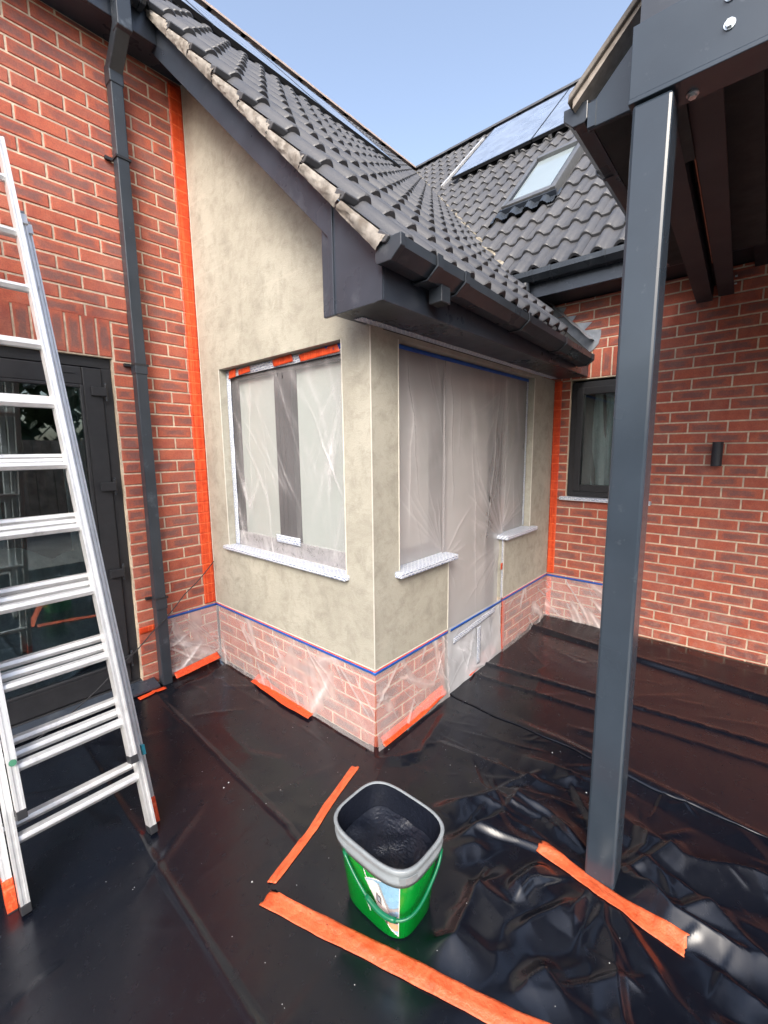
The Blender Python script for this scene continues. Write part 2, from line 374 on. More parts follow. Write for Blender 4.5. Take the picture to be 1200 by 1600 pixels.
def paint_mat():
    m, t, b = newmat('dark_wall_paint'); g = gpos(t)
    n = noise(t, g, 110, 3, .6, .1); n2 = noise(t, g, 9, 2, .4, 2.0)
    t.links.new(mixc(t, ramp(t, n, [(.4, 0.), (.7, 1.)]).outputs[0], (.005, .007, .014), (.009, .012, .022)), b.inputs['Base Color'])
    b.inputs['Roughness'].default_value = .42
    bump(t, b, mth(t, 'ADD', n, mth(t, 'MULTIPLY', n2, 1.6)), .3, .008); return m
M['paint'] = paint_mat()

A_Y = 1.60      # plane of the left brick wall
B_X = 2.284     # plane of the right brick wall

# ------------------------------------------------------------------ limited repeat placement
def place_many(name, items, parent, mat, limit=295, join_name=None):
    """items: (mesh, Matrix, centre). Nearest in view become objects, the rest one joined object."""
    base = wloc(parent)
    items = sorted(items, key=lambda i: rank_key(i[2]))
    for me, mx, c in items[:limit]:
        o = bpy.data.objects.new(name, me); COL.objects.link(o); o.parent = parent
        o.matrix_local = Matrix.Translation(-base) @ mx
    rest = items[limit:]
    if rest:
        vs, fs = [], []
        for me, mx, c in rest:
            b = len(vs); vs += [tuple((mx @ v.co) - base) for v in me.vertices]; fs += [tuple(i+b for i in p.vertices) for p in me.polygons]
        me = bpy.data.meshes.new(join_name or name); me.from_pydata(vs, [], fs); me.materials.append(mat)
        if rest[0][0].polygons[0].use_smooth: me.polygons.foreach_set('use_smooth', [True]*len(me.polygons))
        o = bpy.data.objects.new(join_name or name, me); COL.objects.link(o); o.parent = parent; o['kind'] = 'stuff'

BR_CACHE = {}
def brick_mesh(l, h, variant):
    key = (round(l, 3), round(h, 3), variant)
    if key in BR_CACHE: return BR_CACHE[key]
    r = random.Random(hash(key)); d = .04; e = .0025
    j = lambda a: r.uniform(-a, a)*1.7
    # local: x along the wall, y depth (front at y=0 facing -y), z up ; centred
    e = .0035; fr = [(-l/2+e+j(.0018), 0, -h/2+e+j(.0012)), (0, j(.0008), -h/2+e+j(.001)), (l/2-e+j(.0012), 0, -h/2+e+j(.0012)), (l/2-e+j(.0012), 0, h/2-e+j(.0012)), (0, j(.0008), h/2-e+j(.001)), (-l/2+e+j(.0012), 0, h/2-e+j(.0012))]
    md = [(-l/2, .003, -h/2), (0, .003, -h/2), (l/2, .003, -h/2), (l/2, .003, h/2), (0, .003, h/2), (-l/2, .003, h/2)]
    bk = [(x, d, z) for x, y, z in md]
    vs = fr+md+bk; fs = [(0, 1, 4, 5), (1, 2, 3, 4)]
    for a in (0, 6):
        for i in range(6): fs.append((a+i, a+6+i, a+6+(i+1) % 6, a+(i+1) % 6))
    me = bpy.data.meshes.new('brick'); me.from_pydata(vs, [], fs); me.materials.append(M['brick'])
    bm = bmesh.new(); bm.from_mesh(me); bmesh.ops.recalc_face_normals(bm, faces=bm.faces); bm.to_mesh(me); bm.free()
    BR_CACHE[key] = me; return me
def bond(frame, s0, s1, z0, z1, phase, openings=(), soldiers=(), front=0.0):
    """frame(s, z, depth)->world point & matrix; s runs along the wall. phase = s of a perpend in even courses."""
    items = []; n0 = round(z0/.075); n1 = int(math.floor(z1/.075+.001))
    def put(a, b, zc, h, vert=False):
        if b-a < .03: return
        v = random.randint(0, 2)
        mx = frame(((a+b)/2), zc, random.uniform(-.0012, .0015))
        me = brick_mesh(b-a, h, v)
        if vert:
            me = brick_mesh(h, b-a, v); mx = mx @ Matrix.Rotation(math.pi/2, 4, 'Y')
        mx = mx @ Matrix.Rotation(random.uniform(-.003, .003), 4, 'Y') @ Matrix.Translation((0, front, 0))
        items.append((me, mx, mx.translation.copy()))
    for n in range(n0, n1+1):
        zb = n*.075+.005; zt = min((n+1)*.075-.005, z1); zc = (zb+zt)/2
        if zt-zb < .015: continue
        ph = phase + (.1125 if n % 2 else 0)
        k0 = int(math.floor((s0-ph)/.225))-1; k = k0
        while ph+k*.225 < s1:
            a = ph+k*.225+.005; b = ph+(k+1)*.225-.005; k += 1
            segs = [(max(a, s0+.002), min(b, s1-.002))]
            for (oa, ob, oz0, oz1) in list(openings)+[(q[0], q[1], q[2], q[3]) for q in soldiers]:
                if zc > oz0 and zc < oz1:
                    ns = []
                    for (p, q) in segs:
                        if q <= oa or p >= ob: ns.append((p, q)); continue
                        if p < oa: ns.append((p, oa-.008))
                        if q > ob: ns.append((ob+.008, q))
                    segs = ns
            for (p, q) in segs: put(p, q, zc, zt-zb)
    for (a, b, zz0, zz1) in soldiers:
        cnt = round((b-a)/.075); wd = (b-a)/cnt
        for i in range(cnt): put(a+i*wd+.005, a+(i+1)*wd-.005, (zz0+zz1)/2, zz1-zz0-.01, True)
    return items
def frame_Y(y):        # wall facing -Y, s = x
    return lambda s, z, d: Matrix.Translation((s, y+d, z))
def frame_X(x):        # wall facing -X, s = -y
    return lambda s, z, d: Matrix.Translation((x+d, -s, z)) @ Matrix.Rotation(-math.pi/2, 4, 'Z')

# ================================================================== SETTING
gm = MB(); gm.add([(-60, -60, -.03), (60, -60, -.03), (60, 60, -.03), (-60, 60, -.03)], [(0, 1, 2, 3)])
gm.build('ground', M['ground'], kind='structure')

# ------------------------------------------------------------------ left brick wall
wl = thing('house_wall', 'red brick house wall behind the ladder, with the dark glazed door in it', 'wall', (-1.5, A_Y, 0))
DL0, DL1, DLZ = -2.35, -.545, 2.115       # door opening
mb = MB(); yb = A_Y+.0045
mb.box(-3.6, DL0, yb, yb+.1, 0, 3.86); mb.box(DL1, .0, yb, yb+.1, 0, 3.86); mb.box(DL0, DL1, yb, yb+.1, DLZ+.0, 3.86)
mb.build('mortar', M['mortar'], wl)
it = bond(frame_Y(A_Y), -3.6, 0.0, 0, 3.85, -.0955, openings=[(DL0, DL1, -.1, DLZ)], soldiers=[(-2.36, -.535, DLZ+.002, 2.34)])
place_many('brick', it, wl, M['brick'], join_name='bricks_beyond')
# white frosting etc. left to the material

# door in the left wall
dr = thing('glazed_door', 'dark grey glazed door with black hinges behind the ladder', 'door', (-.95, A_Y, 0))
mb = MB(); yf = A_Y+.035
mb.box(DL0+.001, DL1-.001, yf, yf+.07, DLZ-.06, DLZ-.001); mb.box(DL1-.055, DL1-.001, yf, yf+.07, .06, DLZ-.06)
mb.box(DL0+.001, DL0+.055, yf, yf+.07, .06, DLZ-.06); mb.box(DL0+.001, DL1-.001, yf-.02, yf+.07, .0, .06)
mb.build('door_frame', M['frame'], dr, bevel=.004)
ys = yf-.014; x1 = DL1-.058; x0 = -1.40
def leaf(x0, x1, nm):
    m1 = MB(); sw = .10
    m1.box(x0, x0+sw, ys, ys+.06, .065, DLZ-.065); m1.box(x1-sw, x1, ys, ys+.06, .065, DLZ-.065)
    m1.box(x0+sw, x1-sw, ys, ys+.06, .065, .20); m1.box(x0+sw, x1-sw, ys, ys+.06, DLZ-.165, DLZ-.065)
    l = m1.build(nm, M['frame'], dr, bevel=.006)
    m2 = MB(); gx0, gx1, gz0, gz1 = x0+sw, x1-sw, .20, DLZ-.165; b = .018
    m2.box(gx0, gx0+b, ys-.004, ys+.03, gz0, gz1); m2.box(gx1-b, gx1, ys-.004, ys+.03, gz0, gz1)
    m2.box(gx0+b, gx1-b, ys-.004, ys+.03, gz0, gz0+b); m2.box(gx0+b, gx1-b, ys-.004, ys+.03, gz1-b, gz1)
    m2.build('glazing_bead', M['frame'], l, bevel=.004)
    m3 = MB(); m3.box(gx0+b, gx1-b, ys+.012, ys+.016, gz0+b, gz1-b); m3.build('pane', M['glass'], l)
    return l
lf = leaf(x0, x1, 'door_leaf'); leaf(DL0+.058, x0-.004, 'door_leaf')
for z in (1.917, 1.352, .808, .228):
    m1 = MB(); m1.box(x1-.066, x1+.014, ys-.024, ys-.002, z-.026, z+.026); m1.tube([(x1+.012, ys-.012, z-.043), (x1+.012, ys-.012, z+.043)], .0085, 10)
    m1.build('hinge', M['frame'], dr, bevel=.003)
    m2 = MB(); m2.tube([(x1+.012, ys-.012, z+.043), (x1+.012, ys-.012, z+.052)], .006, 8); m2.tube([(x1+.012, ys-.012, z-.052), (x1+.012, ys-.012, z-.043)], .006, 8); m2.build('hinge_cap', M['pipe'], dr)
m1 = MB(); m1.box(-.80, -.74, ys-.006, ys-.001, DLZ-.105, DLZ-.094); m1.build('trickle_vent', M['frame'], dr)
# what shows behind the glass
inn = thing('room_interior', 'dark room with pale bunched dust sheets seen through the glazed door', 'interior', (-1.2, A_Y+1, 0))
m1 = MB(); m1.box(-2.5, -.2, A_Y+2.0, A_Y+2.04, 0, 2.5); m1.box(-2.5, -.2, A_Y+.12, A_Y+2.0, -.02, .02); m1.box(-2.54, -2.5, A_Y+.12, A_Y+2.0, 0, 2.5); m1.box(-.2, -.16, A_Y+.12, A_Y+2.0, 0, 2.5); m1.box(-2.5, -.2, A_Y+.12, A_Y+2.0, 2.5, 2.54)
m1.build('room_wall', M['dark'], inn)
u = np.linspace(0, 1, 60); v = np.linspace(0, 1, 50); U, V = np.meshgrid(u, v, indexing='ij')
Yc = A_Y+.22+.06*np.sin(U*38+2*V)+.05*np.sin(V*26+U*9)*(1-V)+.02*RNG.randn(60, 50)*.3
grid_obj('dust_sheet', np.stack([-1.75+U*1.1+.03*np.sin(V*9), Yc, .03+V*.95+.05*np.sin(U*14)], -1), M['curtain'], inn)
U2, V2 = np.meshgrid(np.linspace(0, 1, 30), np.linspace(0, 1, 30), indexing='ij')
for xc in (-.78, -1.22):
    grid_obj('curtain', np.stack([xc+U2*.12, A_Y+.30+.02*np.sin(U2*22+V2), .6+V2*1.45], -1), M['curtain'], inn)
m1 = MB()
for xx in (-1.02, -1.5): m1.box(xx, xx+.05, A_Y+.3, A_Y+.36, .02, 2.1)
m1.build('reflection_posts', M['frame'], inn)  # dark posts stand in for reflections in the door glass
# threshold
m1 = MB(); m1.prism([(A_Y-.10, .012), (A_Y+.034, .034), (A_Y+.034, .056), (A_Y-.10, .03)], 0, DL0, -.475)
m1.build('door_threshold', M['anth'], dr, bevel=.003)

# ------------------------------------------------------------------ right brick wall
wr = thing('house_wall', 'red brick house wall with the small window and the wall lamp, behind the steel post', 'wall', (B_X, -1.5, 0))
WRY0, WRY1, WRZ0, WRZ1 = -.138, -.74, 1.148, 2.10      # window opening
mb = MB(); xb = B_X+.0045
mb.box(xb, xb+.1, -WRY1*-1, -4.2, 0, 2.72); mb.box(xb, xb+.1, .6, WRY0, 0, 2.72); mb.box(xb, xb+.1, WRY0, WRY1, 0, WRZ0-.03); mb.box(xb, xb+.1, WRY0, WRY1, WRZ1, 2.72)
mb.build('mortar', M['mortar'], wr)
it = bond(frame_X(B_X), -.1, 4.2, 0, 2.72, 1.07-.1125, openings=[(-WRY0, -WRY1, WRZ0-.035, WRZ1)], soldiers=[(-WRY0-.006, -WRY0-.006+.0752*8, WRZ1+.004, 2.327)])
place_many('brick', it, wr, M['brick'], join_name='bricks_beyond')
mb = MB(); mb.box(B_X+.1, B_X+.14, -4.2, .6, 0, 2.8); mb.build('inner_leaf', M['dark'], wr)

# small window in the right wall
wn = thing('casement_window', 'small dark grey window in the brick wall, partly hidden by the post', 'window', (B_X, -.44, WRZ0))
def xframe(x, y0, y1, z0, z1, wd, d, name, mat, parent, bevel=.004):
    m1 = MB(); y0, y1 = sorted((y0, y1))
    m1.box(x, x+d, y0, y0+wd, z0, z1); m1.box(x, x+d, y1-wd, y1, z0, z1); m1.box(x, x+d, y0+wd, y1-wd, z0, z0+wd); m1.box(x, x+d, y0+wd, y1-wd, z1-wd, z1)
    return m1.build(name, mat, parent, bevel=bevel)
xframe(B_X+.012, WRY0-.002, WRY1+.002, WRZ0, WRZ1-.02, .05, .06, 'window_frame', M['frame'], wn)
sash = xframe(B_X+.002, WRY0-.045, WRY1+.045, WRZ0+.045, WRZ1-.065, .055, .06, 'sash', M['frame'], wn)
m1 = MB(); m1.box(B_X+.03, B_X+.034, WRY0-.1, WRY1+.1, WRZ0+.1, WRZ1-.12); m1.build('pane', M['glass'], sash)
U, V = np.meshgrid(np.linspace(0, 1, 50), np.linspace(0, 1, 60), indexing='ij')
hh = .012*np.sin(U*26+3*V)+.01*np.sin(U*60+V*8)*V+.012*np.sin(V*7+U*10)
grid_obj('inner_film', np.stack([B_X+.085+hh, WRY0-.16-U*.36, WRZ0+.08+V*.76], -1), M['curtain'], wn)
m1 = MB(); m1.box(B_X+.13, B_X+.139, WRY0+.02, WRY1-.02, WRZ0-.02, WRZ1); m1.build('dark_room_behind', simple('dull_teal', (.12, .17, .165), .8), wn)
m1 = MB(); m1.box(B_X-.045, B_X+.05, WRY0+.045, WRY1-.03, WRZ0-.032, WRZ0-.002); m1.build('window_sill', M['ptape'], wn, bevel=.006)

# wall lamp
lm = thing('wall_lamp', 'small dark cylindrical wall lamp on the right brick wall', 'lamp', (B_X-.05, -1.143, 1.42))
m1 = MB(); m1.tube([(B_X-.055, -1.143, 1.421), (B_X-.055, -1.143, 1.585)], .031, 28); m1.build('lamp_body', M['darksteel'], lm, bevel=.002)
for f in lm.children[0].data.polygons: f.use_smooth = False
m1 = MB(); m1.box(B_X-.03, B_X-.0005, -1.165, -1.121, 1.475, 1.53); m1.build('wall_bracket', M['darksteel'], lm)
m1 = MB(); m1.tube([(B_X-.055, -1.143, 1.501), (B_X-.055, -1.143, 1.503)], .0316, 28); m1.build('joint_ring', M['frame'], lm)

# ------------------------------------------------------------------ extension
ex = thing('rendered_extension', 'small gabled extension in unpainted sand coloured render on a brick plinth', 'building', (1.1, .8, 0))
ST = .09            # render slab thickness = reveal depth
ZP = .452
WA = (.19, 1.355, .912, 2.088)      # window in gable wall: y0,y1,z0,z1
mb = MB()
mb.box(0, ST, 0, WA[0], ZP, 2.115)                       # right pier up to soffit
mb.box(0, ST, WA[1], A_Y, ZP, WA[3]); mb.box(0, ST, WA[0], WA[1], ZP, WA[2])
mb.prism([(WA[0]-.0, WA[3]), (A_Y, WA[3]), (A_Y, A_Y+2.50), (WA[0], WA[0]+2.45)], 0, 0, ST)
mb.prism([(.0, 2.115), (WA[0], 2.115), (WA[0], WA[0]+2.45), (0, 2.45)], 0, 0, ST)
# wall B (plane y=0)
mb.box(ST, .2, 0, ST, ZP, 2.115); mb.box(.2, .67, 0, ST, ZP, .925); mb.box(1.415, 1.87, 0, ST, ZP, .925); mb.box(1.87, B_X, 0, ST, ZP, 2.115)
mb.box(.2, 1.87, 0, ST, 2.092, 2.115)
mb.build('rendered_wall', M['render'], ex)
# beads on the arrises
bd = MB(); e = .004
def bead(x0, x1, y0, y1, z0, z1): MB().box(x0, x1, y0, y1, z0, z1).build('corner_bead', M['bead'], ex)
bead(-.0025, .002, -.0025, .002, ZP-.004, 2.113)
bead(-.003, .001, WA[0]-.003, WA[0]+.002, WA[2], WA[3]); bead(-.003, .001, WA[1]-.002, WA[1]+.003, WA[2], WA[3])
bead(.198, .203, -.003, .001, .93, 2.09); bead(1.867, 1.872, -.003, .001, .93, 2.09)
bead(.667, .672, -.003, .001, ZP-.003, .92); bead(1.413, 1.418, -.003, .001, ZP-.003, .92)
bead(-.003, .001, .003, A_Y, ZP-.004, ZP+.001); bead(.003, .672, -.003, .001, ZP-.004, ZP+.001); bead(1.413, B_X, -.003, .001, ZP-.004, ZP+.001)
bead(-.003, .001, A_Y-.006, A_Y-.001, ZP, 3.9)
# plinth
mb = MB(); mb.box(.0165, .1, .0165, A_Y, 0, ZP-.002); mb.box(.1, .665, .0165, .1, 0, ZP-.002); mb.build('plinth_mortar', M['mortar'], ex)
mb = MB(); mb.box(1.42, B_X, .0165, .1, 0, ZP-.002); mb.build('plinth_mortar', M['mortar'], ex)

it = bond(frame_X(.012), -A_Y, -.012, 0, ZP-.005, -.0125-.1125, front=0)
it += bond(frame_Y(.012), .014, .664, 0, ZP-.005, .125-.225); it += bond(frame_Y(.012), 1.42, B_X-.005, 0, ZP-.005, 1.42)
place_many('brick', it, ex, M['brick'])
# dark liner added inside to stop light leaking through the windows
mb = MB(); mb.box(.35, B_X-.02, .38, .4, 0, 2.3); mb.box(.33, .35, .2, A_Y, 0, 2.3); mb.build('light_block_liner', M['dark'], ex)
# window A
wa = MB(); wn2 = xframe(ST-.025, WA[0], WA[1], WA[2]+.01, WA[3], .075, .07, 'window', M['frame'], ex)
def sub(mb, name, mat, par, bevel=0): return mb.build(name, mat, par, bevel=bevel)
m1 = MB(); m1.box(ST-.03, ST+.045, .67, .84, WA[2]+.085, WA[3]-.075); sub(m1, 'mullion', M['frame'], wn2, .004)
m1 = MB(); m1.box(ST-.033, ST-.0305, .745, .752, WA[2]+.09, WA[3]-.08); m1.box(ST-.033, ST-.0305, .79, .796, WA[2]+.09, WA[3]-.08); sub(m1, 'mullion_joint', M['pframe'], wn2)
for (a, b) in ((.265, .67), (.84, 1.28)):
    m1 = MB(); m1.box(ST+.01, ST+.014, a, b, WA[2]+.085, WA[3]-.075); sub(m1, 'pane', M['pane'], wn2)
# wall B glazing: side window, door, narrow window
def yframe(y, x0, x1, z0, z1, wd, d, name, mat, parent, bevel=.004):
    m1 = MB(); m1.box(x0, x0+wd, y, y+d, z0, z1); m1.box(x1-wd, x1, y, y+d, z0, z1); m1.box(x0+wd, x1-wd, y, y+d, z0, z0+wd); m1.box(x0+wd, x1-wd, y, y+d, z1-wd, z1)
    return m1.build(name, mat, parent, bevel=bevel)
w1 = yframe(ST-.02, .2, .67, .93, 2.09, .07, .07, 'window', M['frame'], ex); m1 = MB(); m1.box(.27, .60, ST+.01, ST+.014, 1.0, 2.02); sub(m1, 'pane', M['paneb'], w1)
w2 = yframe(ST-.02, 1.415, 1.87, .93, 2.09, .07, .07, 'window', M['frame'], ex); m1 = MB(); m1.box(1.485, 1.80, ST+.01, ST+.014, 1.0, 2.02); sub(m1, 'pane', M['paneb'], w2)
w3 = yframe(ST-.02, .672, 1.413, .03, 2.09, .085, .07, 'door', M['frame'], ex); m1 = MB(); m1.box(.757, 1.328, ST+.01, ST+.02, .115, 2.005); sub(m1, 'pane', M['doorpanel'], w3)
# sills wrapped in printed tape
def sill(pts, name='window_sill'):
    pass
m1 = MB(); m1.prism([(WA[1]+.03, WA[2]-.022), (WA[0]-.02, WA[2]-.022), (WA[0]-.02, WA[2]+.004), (WA[1]+.03, WA[2]+.004)], 0, -.035, ST-.025); m1.build('window_sill', M['ptape'], ex, bevel=.006)
m1 = MB(); m1.box(.165, .715, -.045, ST-.02, .897, .928); m1.build('window_sill', M['ptapex'], ex, bevel=.006)
m1 = MB(); m1.box(1.385, 1.93, -.045, ST-.02, .897, .928); m1.build('window_sill', M['ptapex'], ex, bevel=.006)
# eaves joinery of the extension
EZ = 2.117
mb = MB(); mb.box(-.205, B_X-.002, -.262, -.244, EZ, 2.30); mb.build('fascia_board', M['anth'], ex, bevel=.003)
mb = MB(); mb.box(-.19, B_X-.002, -.243, -.0005, EZ+.006, EZ+.018); mb.box(-.19, -.0005, -.0005, .03, EZ+.006, EZ+.018); mb.build('soffit_board', M['anth'], ex)
# box end + barge board in the plane x=-.21
mb = MB(); xq = -.21
mb.prism([(-.2635, EZ), (.075, EZ), (.075, .075+2.395), (.075, .075+2.57), (-.2635, -.2635+2.57)], 0, xq, xq+.018); mb.build('box_end', M['anth'], ex, bevel=.003)
mb = MB(); mb.prism([(.0, EZ-.003), (.028, EZ-.003), (.028, .028+2.395), (1.50, 1.50+2.36), (1.50, 1.50+2.585), (.0, .0+2.585)], 0, xq-.008, xq-.0005)
mb.build('barge_board', M['anth'], ex, bevel=.002)
mb = MB(); mb.box(xq-.005, xq-.0003, -.2635, -.232, EZ+.001, 2.30); mb.build('corner_trim', M['anth'], ex)
mb = MB(); mb.prism([(.03, .03+2.40), (1.5, 1.5+2.37), (1.5, 1.5+2.385), (.03, .03+2.415)], 0, -.19, -.0005); mb.build('verge_soffit', M['anth'], ex)
mb = MB(); mb.prism([(-.25, -.25+2.585), (1.5, 1.5+2.585), (1.5, 1.5+2.593), (-.25, -.25+2.593)], 0, xq-.03, xq+.02); mb.build('undercloak', M['white'], ex)
# printed tape along soffit / wall joint, and frame tapes
pt = MB(); pt.box(-.06, 2.2, -.05, -.001, EZ+.002, EZ+.0045); pt.box(-.10, -.06, -.05, .0, EZ+.002, EZ+.0045)
pt.build('printed_tape', M['ptapex'], None, label='scuffed printed tape under the soffit along the rendered wall', cat='tape')

# main house eave on the left (soffit, fascia) - main roof continues the same plane
he = thing('house_eave', 'dark soffit and fascia of the main house above the left brick wall', 'eave', (-1.5, 1.5, 3.85))
mb = MB(); mb.box(-3.6, .06, 1.44, A_Y+.1, 3.855, 3.867); mb.build('soffit_board', M['anth'], he)
mb = MB(); mb.box(-3.6, -.2185, 1.42, 1.439, 3.85, 4.03); mb.build('fascia_board', M['anth'], he, bevel=.003)

# ------------------------------------------------------------------ gutters
def gutter_profile(wd=.115, dp=.072, th=.005):
    # (outward, z) from the fascia, top at 0
    o = [(0, 0), (0, -dp+.012), (.012, -dp), (wd*.62, -dp), (wd, -dp*.52), (wd, 0)]
    i = [(wd-th, 0), (wd-th, -dp*.5), (wd*.6, -dp+th), (.014, -dp+th), (th, -dp+.014), (th, 0)]
    return o+i
def sweep(mb, prof, o0, o1, outv):
    """profile swept from o0 to o1; outv unit outward"""
    n = len(prof); ov = Vector(outv)
    vs = [Vector(o0)+ov*a+Vector((0, 0, b)) for a, b in prof]+[Vector(o1)+ov*a+Vector((0, 0, b)) for a, b in prof]
    half = n//2
    fs = [(i, (i+1) % n, n+(i+1) % n, n+i) for i in range(n)]
    for i in range(half-1):
        a, b, c, d = i, i+1, n-2-i, n-1-i
        fs += [(a, b, c, d), (n+d, n+c, n+b, n+a)]
    mb.add(vs, fs)
def solid(mb, o0, o1, outv, wd=.121, dp=.077, top=.002, inner=True):
    ov = Vector(outv)
    pr = [(-.0, top), (-.0, -dp+.010), (.010, -dp), (wd*.62, -dp), (wd+.002, -dp*.52), (wd+.002, top)]
    n = len(pr); vs = [Vector(o0)+ov*a+Vector((0, 0, b)) for a, b in pr]+[Vector(o1)+ov*a+Vector((0, 0, b)) for a, b in pr]
    mb.add(vs, [tuple(range(n-1, -1, -1)), tuple(range(n, 2*n))]+[(i, (i+1) % n, n+(i+1) % n, n+i) for i in range(n)])
def strap(mb, at, along, outv, wd=.123, dp=.079, ln=.022):
    a = Vector(at); d = Vector(along)
    pr = [(0, 0), (0, -dp+.008), (.010, -dp), (wd*.63, -dp), (wd+.003, -dp*.52), (wd+.003, .002)]
    pi = [(x-.0045 if x > .06 else x+.004, z+.0045 if z < -.02 else z) for x, z in reversed(pr)]
    sweep(mb, pr+pi, a-d*ln/2, a+d*ln/2, outv)
gt = thing('gutter', 'dark grey eaves gutter of the extension with a square outlet and clips', 'gutter', (0, -.32, 2.2))
def gz(x): return 2.303-.032*(x+.25)
g0, g1 = -.25, 2.0
m1 = MB(); sweep(m1, gutter_profile(), (g0, -.264, gz(g0)), (g1, -.264, gz(g1)), (0, -1, 0)); m1.build('channel', M['gutter'], gt)
m1 = MB(); solid(m1, (g0-.004, -.264, gz(g0)), (g0+.022, -.264, gz(g0)), (0, -1, 0)); m1.build('stop_end', M['gutter'], gt, bevel=.003)
m1 = MB(); solid(m1, (g1-.03, -.264, gz(g1)), (g1+.004, -.264, gz(g1)), (0, -1, 0)); m1.build('stop_end', M['gutter'], gt, bevel=.003)
m1 = MB()
for x in (-.02, .185): strap(m1, (x, -.264, gz(x)), (1, 0, 0), (0, -1, 0), .128, .084, .035)
sweep(m1, [(a*1.06, b*1.07) for a, b in gutter_profile()], (-.02, -.262, gz(0)+.001), (.185, -.262, gz(.1)+.001), (0, -1, 0)); m1.build('running_outlet', M['gutter'], gt)
m1 = MB(); m1.box(.055, .12, -.35, -.285, gz(.1)-.135, gz(.1)-.07); oo = m1.build('outlet_spigot', M['gutter'], gt, bevel=.003)
m1 = MB(); m1.box(.061, .114, -.344, -.291, gz(.1)-.1365, gz(.1)-.1355); m1.build('spigot_mouth', M['dark'], oo)
for x in (.84, 1.42):
    m1 = MB(); strap(m1, (x, -.264, gz(x)), (1, 0, 0), (0, -1, 0)); m1.build('gutter_clip', M['gutter'], gt)

# ------------------------------------------------------------------ roof tiles
TW, TG, TL = .30, .30, .335
def tile_mesh(name, u0=0, u1=TW, nose=.024):
    nu = 21 if u1-u0 > .2 else 11; vs = []
    def prof(u):
        t = (u % .15)/.15
        if t < .42: return -.003*math.sin(math.pi*t/.42)
        q = (t-.42)/.58; return .036*math.sin(math.pi*q)**.85
    us = [u0+(u1-u0)*i/(nu-1) for i in range(nu)]
    for u in us: vs.append((u, TL, prof(u)-.027))          # head, sunk under the next course
    for u in us: vs.append((u, .006, prof(u)))
    for u in us: vs.append((u, 0, prof(u)-.005))
    for u in us: vs.append((u, .001, prof(u)-nose-.002))
    fs = []
    for r in range(3):
        for i in range(nu-1): fs.append((r*nu+i, r*nu+i+1, (r+1)*nu+i+1, (r+1)*nu+i))
    me = bpy.data.meshes.new(name); me.from_pydata(vs, [], fs); me.materials.append(M['tile'])
    bm = bmesh.new(); bm.from_mesh(me)
    bmesh.ops.recalc_face_normals(bm, faces=bm.faces); bm.to_mesh(me); bm.free()
    if me.polygons[0].normal.z < 0: me.flip_normals()
    me.polygons.foreach_set('use_smooth', [f.center[1] > .02 for f in me.polygons]); return me
T_FULL = tile_mesh('roof_tile'); T_HALF = tile_mesh('half_tile', 0, .15)
def basis(u, v, w, o):
    m = Matrix.Identity(4)
    for i, a in enumerate((u, v, w)):
        for k in range(3): m[k][i] = a[k]
    m.translation = o; return m
q2 = math.sqrt(.5)
# extension / main roof plane z = y + 2.64
r1 = thing('tiled_roof', 'grey concrete tiled roof of the extension sloping up to the left', 'roof', (1, 1.9, 4.5))
RIDGE_Z = 6.76
items = []; xs0 = -.262
for i in range(22):
    y = -.336+.2121*i; z = y+2.64
    if z > RIDGE_Z-.05: break
    x = xs0 if z < 3.95 else xs0-.30*9
    while x < y+1.64+.08 and x < 6.5:
        if z < 2.85 and x > B_X-.02: break
        o = Vector((x+random.uniform(-.002, .002), y+random.uniform(-.002, .002), z+random.uniform(-.0015, .0015)))
        mx = basis((1, 0, 0), (0, q2, q2), (0, -q2, q2), o) @ Matrix.Rotation(random.uniform(-.004, .004), 4, 'Z')
        items.append((T_FULL, mx, o+Vector((.15, .1, .1)))); x += TW
place_many('roof_tile', items, r1, M['tile'], 290, 'roof_tiles_beyond')
# roof deck under tiles (keeps light out)
mb = MB(); mb.add([(-.2, -.3, -.3+2.575), (6.6, -.3, -.3+2.575), (6.6, 4.12, 4.12+2.575), (-.2, 4.12, 4.12+2.575)], [(0, 1, 2, 3)]); mb.add([(-3.6, 1.42, 3.995), (-.2, 1.42, 3.995), (-.2, 4.12, 6.695), (-3.6, 4.12, 6.695)], [(0, 1, 2, 3)])
mb.build('roof_deck', M['dark'], r1)
# verge: thick tile ends and mortar bedding, stepped course by course
for i in range(9):
    y = -.336+.2121*i
    if y > 1.45: break
    o = Vector((xs0, y, y+2.64)); mx = basis((1, 0, 0), (0, q2, q2), (0, -q2, q2), o)
    vs, fs = [], []
    rr = random.Random(i)
    # rounded nose block under the verge tile
    pr = [(-.006, -.002), (-.004, -.026), (.008, -.034), (.05, -.036), (.05, -.008), (.0, .001)]
    for u_ in (-.004, .075):
        for (v_, w_) in pr: vs.append(mx @ Vector((u_, v_, w_+.003)))
    n = len(pr); fs = [tuple(range(n-1, -1, -1)), tuple(range(n, 2*n))]+[(k, (k+1) % n, n+(k+1) % n, n+k) for k in range(n)]
    MB().add(vs, fs).build('verge_tile_nose', M['tile'], r1, bevel=.004)
    # mortar
    nn = 14; g = []
    P = np.zeros((nn, 7, 3))
    for a in range(nn):
        v_ = .02+.292*a/(nn-1)
        for c in range(7):
            t = c/6; bulge = .007*math.sin(math.pi*t)+rr.uniform(-.005, .005)
            top = -.004-.024*(v_/.3); bot = -.066
            P[a, c] = mx @ Vector((-.001-bulge, v_-.012*(1-t)+.0, top+(bot-top)*t+ (rr.uniform(-.003, .003) if 0 < c < 6 else 0)))
    grid_obj('bedding_mortar', P, M['bedding'], r1)
